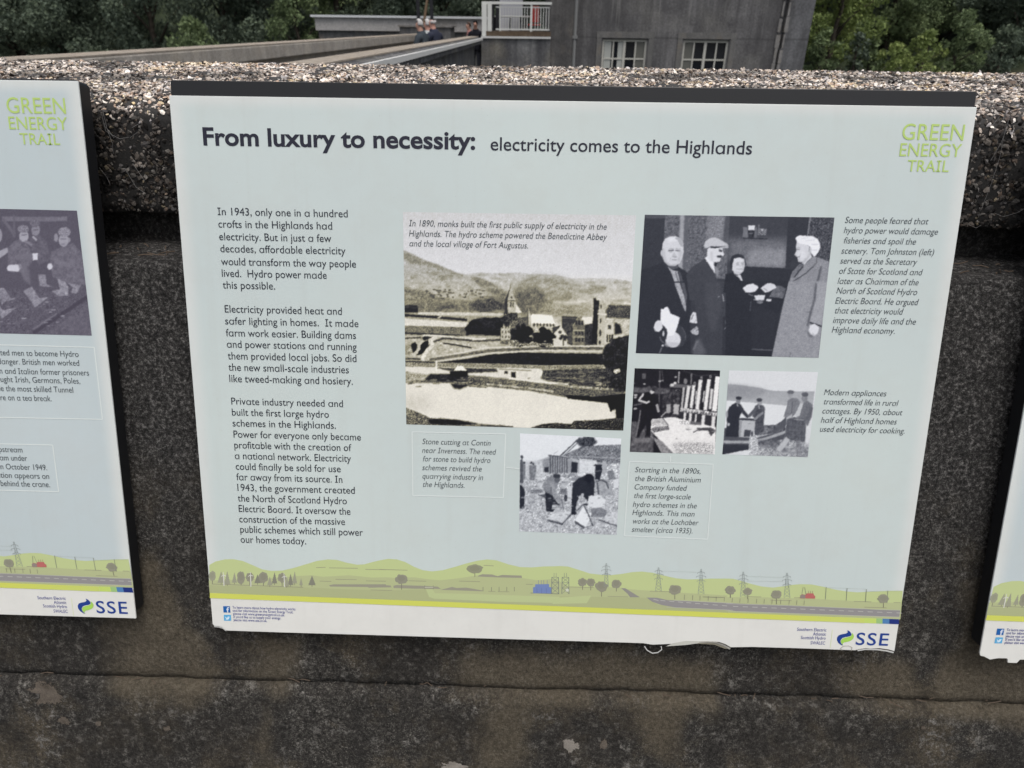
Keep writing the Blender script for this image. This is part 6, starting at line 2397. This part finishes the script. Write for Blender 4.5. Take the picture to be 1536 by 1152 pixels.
P.poly([(830, 620), (900, 570), (890, 720), (830, 780)], 170, .8)
P.poly([(1005, 455), (1080, 408), (1150, 465), (1140, 600), (1085, 725), (1015, 640), (950, 610)], 104, .5, tex=8)
P.poly([(1000, 440), (1035, 450), (985, 605), (920, 605)], 188, .5)
P.line([(1130, 500), (1110, 590), (1040, 650)], 40, 92, .6)
P.ell(1048, 384, 36, 46, 128, .5)
P.ell(1054, 338, 44, 26, 84, .5)
P.poly([(835, 640), (920, 612), (1040, 630), (1068, 720), (1055, 915), (945, 905), (808, 872)], 84, .5, tex=10)
for x in range(850, 1060, 42):
    P.line([(x + 10, 650), (x - 6, 890)], 6, 60, .6, .7)
for y in (700, 760, 830):
    P.line([(830, y), (1060, y + 22)], 6, 108, .6, .6)
P.line([(925, 640), (1040, 650)], 9, 160, .4)
P.line([(840, 880), (790, 950), (735, 1015)], 58, 178, .6)
P.line([(975, 905), (985, 1070)], 56, 118, .6, tex=16)
P.poly([(375, 1085), (372, 900), (390, 830), (420, 792), (450, 830), (475, 880), (505, 1090)], 178, .6, tex=30, scale=1.5)
P.ell(410, 816, 14, 34, 70, .6)
P.build((46, 48, 57), (213, 216, 219), BO, 'grey photo of people unloading a stove from a boat on a loch', grain=4)

# ---- quarry
Q_ = (772, 645, 7.065)
P = Paint([(Q_[0] + 62 / Q_[2], Q_[1] + 35 / Q_[2]), (Q_[0] + 1135 / Q_[2], Q_[1] + 90 / Q_[2]), (Q_[0] + 1088 / Q_[2], Q_[1] + 1110 / Q_[2]), (Q_[0] + 55 / Q_[2], Q_[1] + 1072 / Q_[2])], 168, seed=8)
P.view(*Q_)
P.poly([(30, 450), (1150, 450), (1150, 1130), (30, 1130)], 172, 1, tex=26, scale=2)
P.poly([(30, 20), (1150, 20), (1150, 180), (880, 170), (560, 260), (370, 280), (200, 340), (30, 350)], 216, .6)
P.poly([(100, 330), (380, 320), (380, 480), (60, 500), (60, 380)], 188, 2, tex=12)
P.poly([(530, 270), (600, 225), (700, 190), (900, 162), (1150, 152), (1150, 380), (690, 320)], 120, .8, tex=28, scale=1.6)
P.ell(770, 125, 104, 56, 58, 1, 1, 22, rag=.12)
P.line([(770, 150), (690, 200)], 20, 70, 1)
P.line([(490, 275), (690, 85)], 13, 70, .4)
P.line([(522, 275), (722, 90)], 9, 96, .4)
P.line([(590, 278), (1130, 300)], 6, 170, .4)
P.line([(420, 250), (460, 225)], 5, 150, .4)
P.poly([(300, 315), (370, 298), (372, 455), (306, 445)], 138, .5, tex=14)
P.poly([(318, 395), (368, 388), (368, 450), (322, 448)], 52, .5)
P.poly([(365, 262), (612, 308), (606, 458), (482, 476), (368, 472)], 146, .4)
for i, x in enumerate(range(384, 560, 25)):
    P.line([(x, 270 + (x - 370) * .18), (x, 470)], 12, 66 if i % 2 else 84, .4)
P.line([(362, 266), (595, 300)], 8, 60, .3)
P.poly([(608, 336), (672, 342), (668, 456), (602, 456)], 48, .4)
P.poly([(692, 304), (800, 315), (880, 325), (870, 470), (690, 462)], 206, .5, tex=8)
P.line([(700, 320), (840, 330)], 3, 150, .3)
P.poly([(240, 470), (420, 460), (620, 455), (860, 460), (860, 700), (560, 760), (260, 600)], 176, 1, tex=44, scale=1.8)
for k in range(36):
    P.ell(P.rng.uniform(250, 860), P.rng.uniform(470, 620), P.rng.uniform(18, 44), P.rng.uniform(8, 20), P.rng.uniform(110, 222), .6, .8, rag=.15)
P.poly([(860, 370), (1130, 350), (1125, 640), (860, 600)], 176, 1, tex=40, scale=2.2)
P.poly([(985, 440), (1050, 425), (1080, 520), (1000, 530)], 120, .5, tex=10)
P.poly([(1050, 530), (1110, 510), (1105, 610), (1050, 610)], 205, .5)
P.poly([(865, 540), (900, 520), (960, 525), (1035, 590), (1045, 690), (900, 692)], 152, .5, tex=12)
P.line([(870, 545), (920, 528), (980, 555), (1000, 620)], 12, 66, .5)
P.line([(880, 560), (895, 680)], 20, 90, .6)
P.poly([(860, 385), (835, 375), (870, 360), (930, 368), (936, 430), (905, 528), (855, 525)], 46, .4)
P.line([(865, 440), (925, 430)], 8, 110, .4)
P.ell(896, 345, 17, 18, 150, .4)
P.ell(896, 330, 20, 9, 60, .4)
P.poly([(930, 330), (975, 330), (970, 460), (935, 450)], 165, .5)
P.poly([(62, 320), (85, 300), (105, 400), (98, 560), (60, 560)], 84, .6)
P.ell(82, 285, 14, 20, 70, .5)
P.poly([(92, 360), (118, 362), (120, 520), (96, 525)], 118, .5)
P.ell(106, 346, 14, 12, 44, .4)
P.poly([(160, 372), (230, 375), (232, 440), (214, 534), (160, 530)], 118, .5, tex=10)
P.ell(180, 348, 12, 12, 46, .4)
P.ell(202, 362, 13, 12, 60, .4)
P.poly([(60, 580), (90, 590), (115, 650), (108, 830), (58, 835)], 46, .8)
P.poly([(170, 635), (290, 625), (310, 660), (180, 672)], 118, .8, tex=20)
P.poly([(255, 690), (330, 680), (330, 725)], 90, .6)
P.poly([(570, 600), (615, 600), (610, 760), (560, 760)], 196, .6)
P.poly([(490, 620), (560, 620), (560, 680), (480, 680)], 110, .8, tex=16)
P.poly([(530, 690), (565, 690), (560, 755), (530, 755)], 66, .5)
P.poly([(325, 640), (400, 680), (465, 780), (500, 795), (405, 790), (398, 840), (440, 838), (400, 870), (340, 862)], 46, .5)
P.poly([(295, 600), (310, 560), (380, 490), (430, 458), (480, 490), (470, 560), (440, 640), (400, 690), (330, 655)], 130, .5, tex=8)
P.ell(456, 515, 34, 40, 92, .5)
P.ell(452, 486, 40, 22, 58, .4)
P.line([(400, 570), (430, 680), (500, 772)], 46, 146, .5, tex=8)
P.line([(395, 600), (390, 660)], 8, 90, .6)
P.line([(498, 690), (522, 845)], 12, 108, .3)
P.poly([(615, 640), (625, 560), (680, 510), (760, 478), (840, 490), (855, 560), (845, 700), (780, 760), (735, 705), (695, 690), (660, 780), (650, 870), (605, 870)], 46, .5)
P.ell(796, 510, 50, 48, 36, .5)
P.ell(724, 690, 16, 20, 176, .4)
P.line([(735, 710), (745, 745)], 12, 165, .4)
P.ell(632, 880, 34, 18, 40, .4)
P.ell(760, 790, 30, 12, 50, .5)
P.poly([(395, 890), (470, 865), (600, 862), (604, 884), (525, 985), (350, 945)], 196, .5, tex=8)
P.poly([(345, 940), (515, 985), (605, 880), (608, 905), (510, 1008), (350, 965)], 86, .6, tex=20)
P.line([(660, 860), (730, 790)], 14, 88, .4)
P.poly([(640, 960), (690, 880), (735, 800), (830, 900), (755, 1035)], 218, .5)
P.poly([(640, 955), (755, 1030), (740, 1045), (640, 985)], 76, .6)
P.line([(735, 790), (790, 900), (836, 1018)], 15, 78, .3)
P.poly([(780, 800), (790, 700), (900, 688), (970, 740), (960, 830), (850, 830)], 210, .6)
P.poly([(820, 830), (920, 818), (990, 855), (965, 920), (815, 922)], 124, .6, tex=14)
P.poly([(970, 900), (1100, 850), (1100, 1000), (960, 960)], 192, .8, tex=12)
P.line([(900, 950), (1000, 990), (1095, 1018)], 12, 74, .6)
for k in range(110):
    P.ell(P.rng.uniform(60, 1090), P.rng.uniform(700, 1100), P.rng.uniform(8, 26), P.rng.uniform(3, 9), P.rng.choice([92, 120, 205, 215]), .5, .45)
P.build((38, 41, 50), (216, 220, 224), BO, 'grey photo of two people bent over stone blocks in a quarry', grain=4, warp=.35, detail=8)

# ---- workers resting (left board)
P = Paint([(-130, 310.2), (115.7, 316.0), (138.3, 503.4), (-118, 497.0)], 64, seed=9)
P.view(0, 305, 5.62)
P.poly([(-800, 760), (740, 700), (800, 1130), (-800, 1130)], 70, 2, tex=12, scale=2)
P.line([(30, 130), (420, 134), (560, 130)], 38, 96, .8, tex=6)
P.line([(30, 135), (120, 260)], 24, 88, .8)
P.line([(120, 100), (122, 280)], 18, 82, .8)
P.poly([(255, 300), (330, 262), (400, 330), (425, 480), (330, 520), (262, 380)], 78, .8, tex=10)
P.ell(303, 225, 36, 48, 122, .7)
P.ell(295, 168, 42, 34, 90, .6, tex=12)
P.line([(285, 225), (325, 222)], 8, 70, .5)
P.line([(280, 280), (310, 310)], 16, 165, .5)
P.poly([(70, 380), (120, 320), (180, 300), (250, 370), (285, 480), (210, 590), (70, 560)], 86, .8, tex=10)
P.ell(205, 278, 40, 48, 158, .6)
P.ell(198, 218, 48, 34, 112, .6, tex=20, scale=1)
P.line([(185, 268), (230, 264)], 8, 84, .5)
P.line([(215, 320), (270, 350)], 24, 110, .7)
P.line([(150, 460), (270, 440)], 40, 96, .8)
P.poly([(275, 424), (322, 420), (320, 476), (282, 478)], 212, .4)
P.poly([(430, 410), (520, 370), (620, 335), (700, 430), (735, 690), (600, 680), (450, 620), (425, 510)], 88, .8, tex=10)
P.ell(475, 290, 18, 36, 130, .7)
P.ell(540, 312, 42, 54, 146, .6)
P.ell(585, 310, 12, 20, 130, .5)
P.ell(545, 242, 54, 40, 124, .6, tex=22, scale=1)
P.line([(510, 302), (560, 300)], 8, 84, .5)
P.line([(520, 345), (548, 345)], 6, 90, .5)
P.line([(470, 490), (600, 525), (620, 480)], 40, 100, .8)
P.ell(424, 532, 22, 26, 206, .4)
P.poly([(60, 545), (75, 520), (180, 514), (188, 545), (152, 577), (70, 568)], 204, .4)
P.line([(95, 575), (125, 580)], 9, 90, .4)
P.poly([(-20, 410), (65, 370), (72, 410), (0, 466)], 150, .6)
P.ell(0, 270, 20, 54, 140, .7)
P.poly([(-200, 300), (-40, 300), (-10, 600), (-200, 640)], 84, 1, tex=10)
P.poly([(200, 740), (270, 700), (335, 800), (415, 788), (300, 878)], 124, .7, tex=18)
P.poly([(-60, 712), (40, 715), (95, 800), (148, 798), (20, 842)], 120, .7, tex=18)
P.poly([(-40, 830), (30, 900), (148, 875), (20, 974)], 122, .7, tex=16)
P.poly([(325, 598), (388, 600), (396, 680), (452, 706), (338, 698)], 122, .7, tex=16)
P.poly([(485, 635), (552, 660), (578, 700), (578, 778), (498, 782), (442, 742), (510, 722)], 134, .7, tex=18)
P.poly([(565, 668), (684, 690), (650, 762), (598, 752), (620, 710)], 126, .7, tex=18)
P.poly([(150, 500), (250, 560), (262, 690), (200, 640)], 96, 1, .8)
P.line([(290, 1090), (500, 950), (760, 775)], 30, 46, .8)
P.line([(280, 1062), (480, 930)], 10, 104, .6)
P.poly([(380, 1110), (760, 830), (800, 1130), (400, 1130)], 82, 1, .8, tex=10)
for k in range(26):
    P.ell(P.rng.uniform(0, 560), P.rng.uniform(830, 1040), P.rng.uniform(5, 24), P.rng.uniform(2, 5), P.rng.uniform(120, 205), .4, .8)
P.build((70, 66, 78), (202, 202, 212), BL, 'dark photo of seated workers in helmets holding mugs', du=0.1367 + BW, dv=-0.0185, grain=5)


def shift(objs, parent, du, dv):
    for o in objs:
        for v in o.data.vertices:
            v.co.x += du
            v.co.y += dv


LT = []
LT.append(text_block('caption', [("cted men to become Hydro", -3, 532.0, 119, 536.0), ("danger. British men worked", -2, 545.0, 120, 549.5), ("an and Italian former prisoners", -6, 559.5, 134.5, 563.8),
                                 ("ought Irish, Germans, Poles,", -4, 572.0, 121.5, 576.2), ("de the most skilled Tunnel", -3, 585.6, 111, 589.6), ("ere on a tea break.", -3, 599.8, 78.5, 602.0)], 8.6, M_ink_soft, BL, off=-.002))
LT.append(text_block('caption', [("pstream", 0, 677.5, 35, 678.8), ("am under", 1, 690.0, 42, 691.5), ("in October 1949.", 0, 703.3, 72, 705.5), ("ation appears on", -4, 716.0, 75, 718.5), ("behind the crane.", 2.5, 728.5, 76.5, 731)], 8.4, M_ink_soft, BL, off=-.002))
LT.append(outline_mesh('caption_border', [(-160, 513), (142, 521), (154.5, 629), (-150, 623)], [], BL))
LT.append(outline_mesh('caption_border', [(-160, 662), (80, 667.5), (89, 737.5), (-150, 731)], [], BL))
shift(LT, BL, 0.1367 + BW, -0.0185)
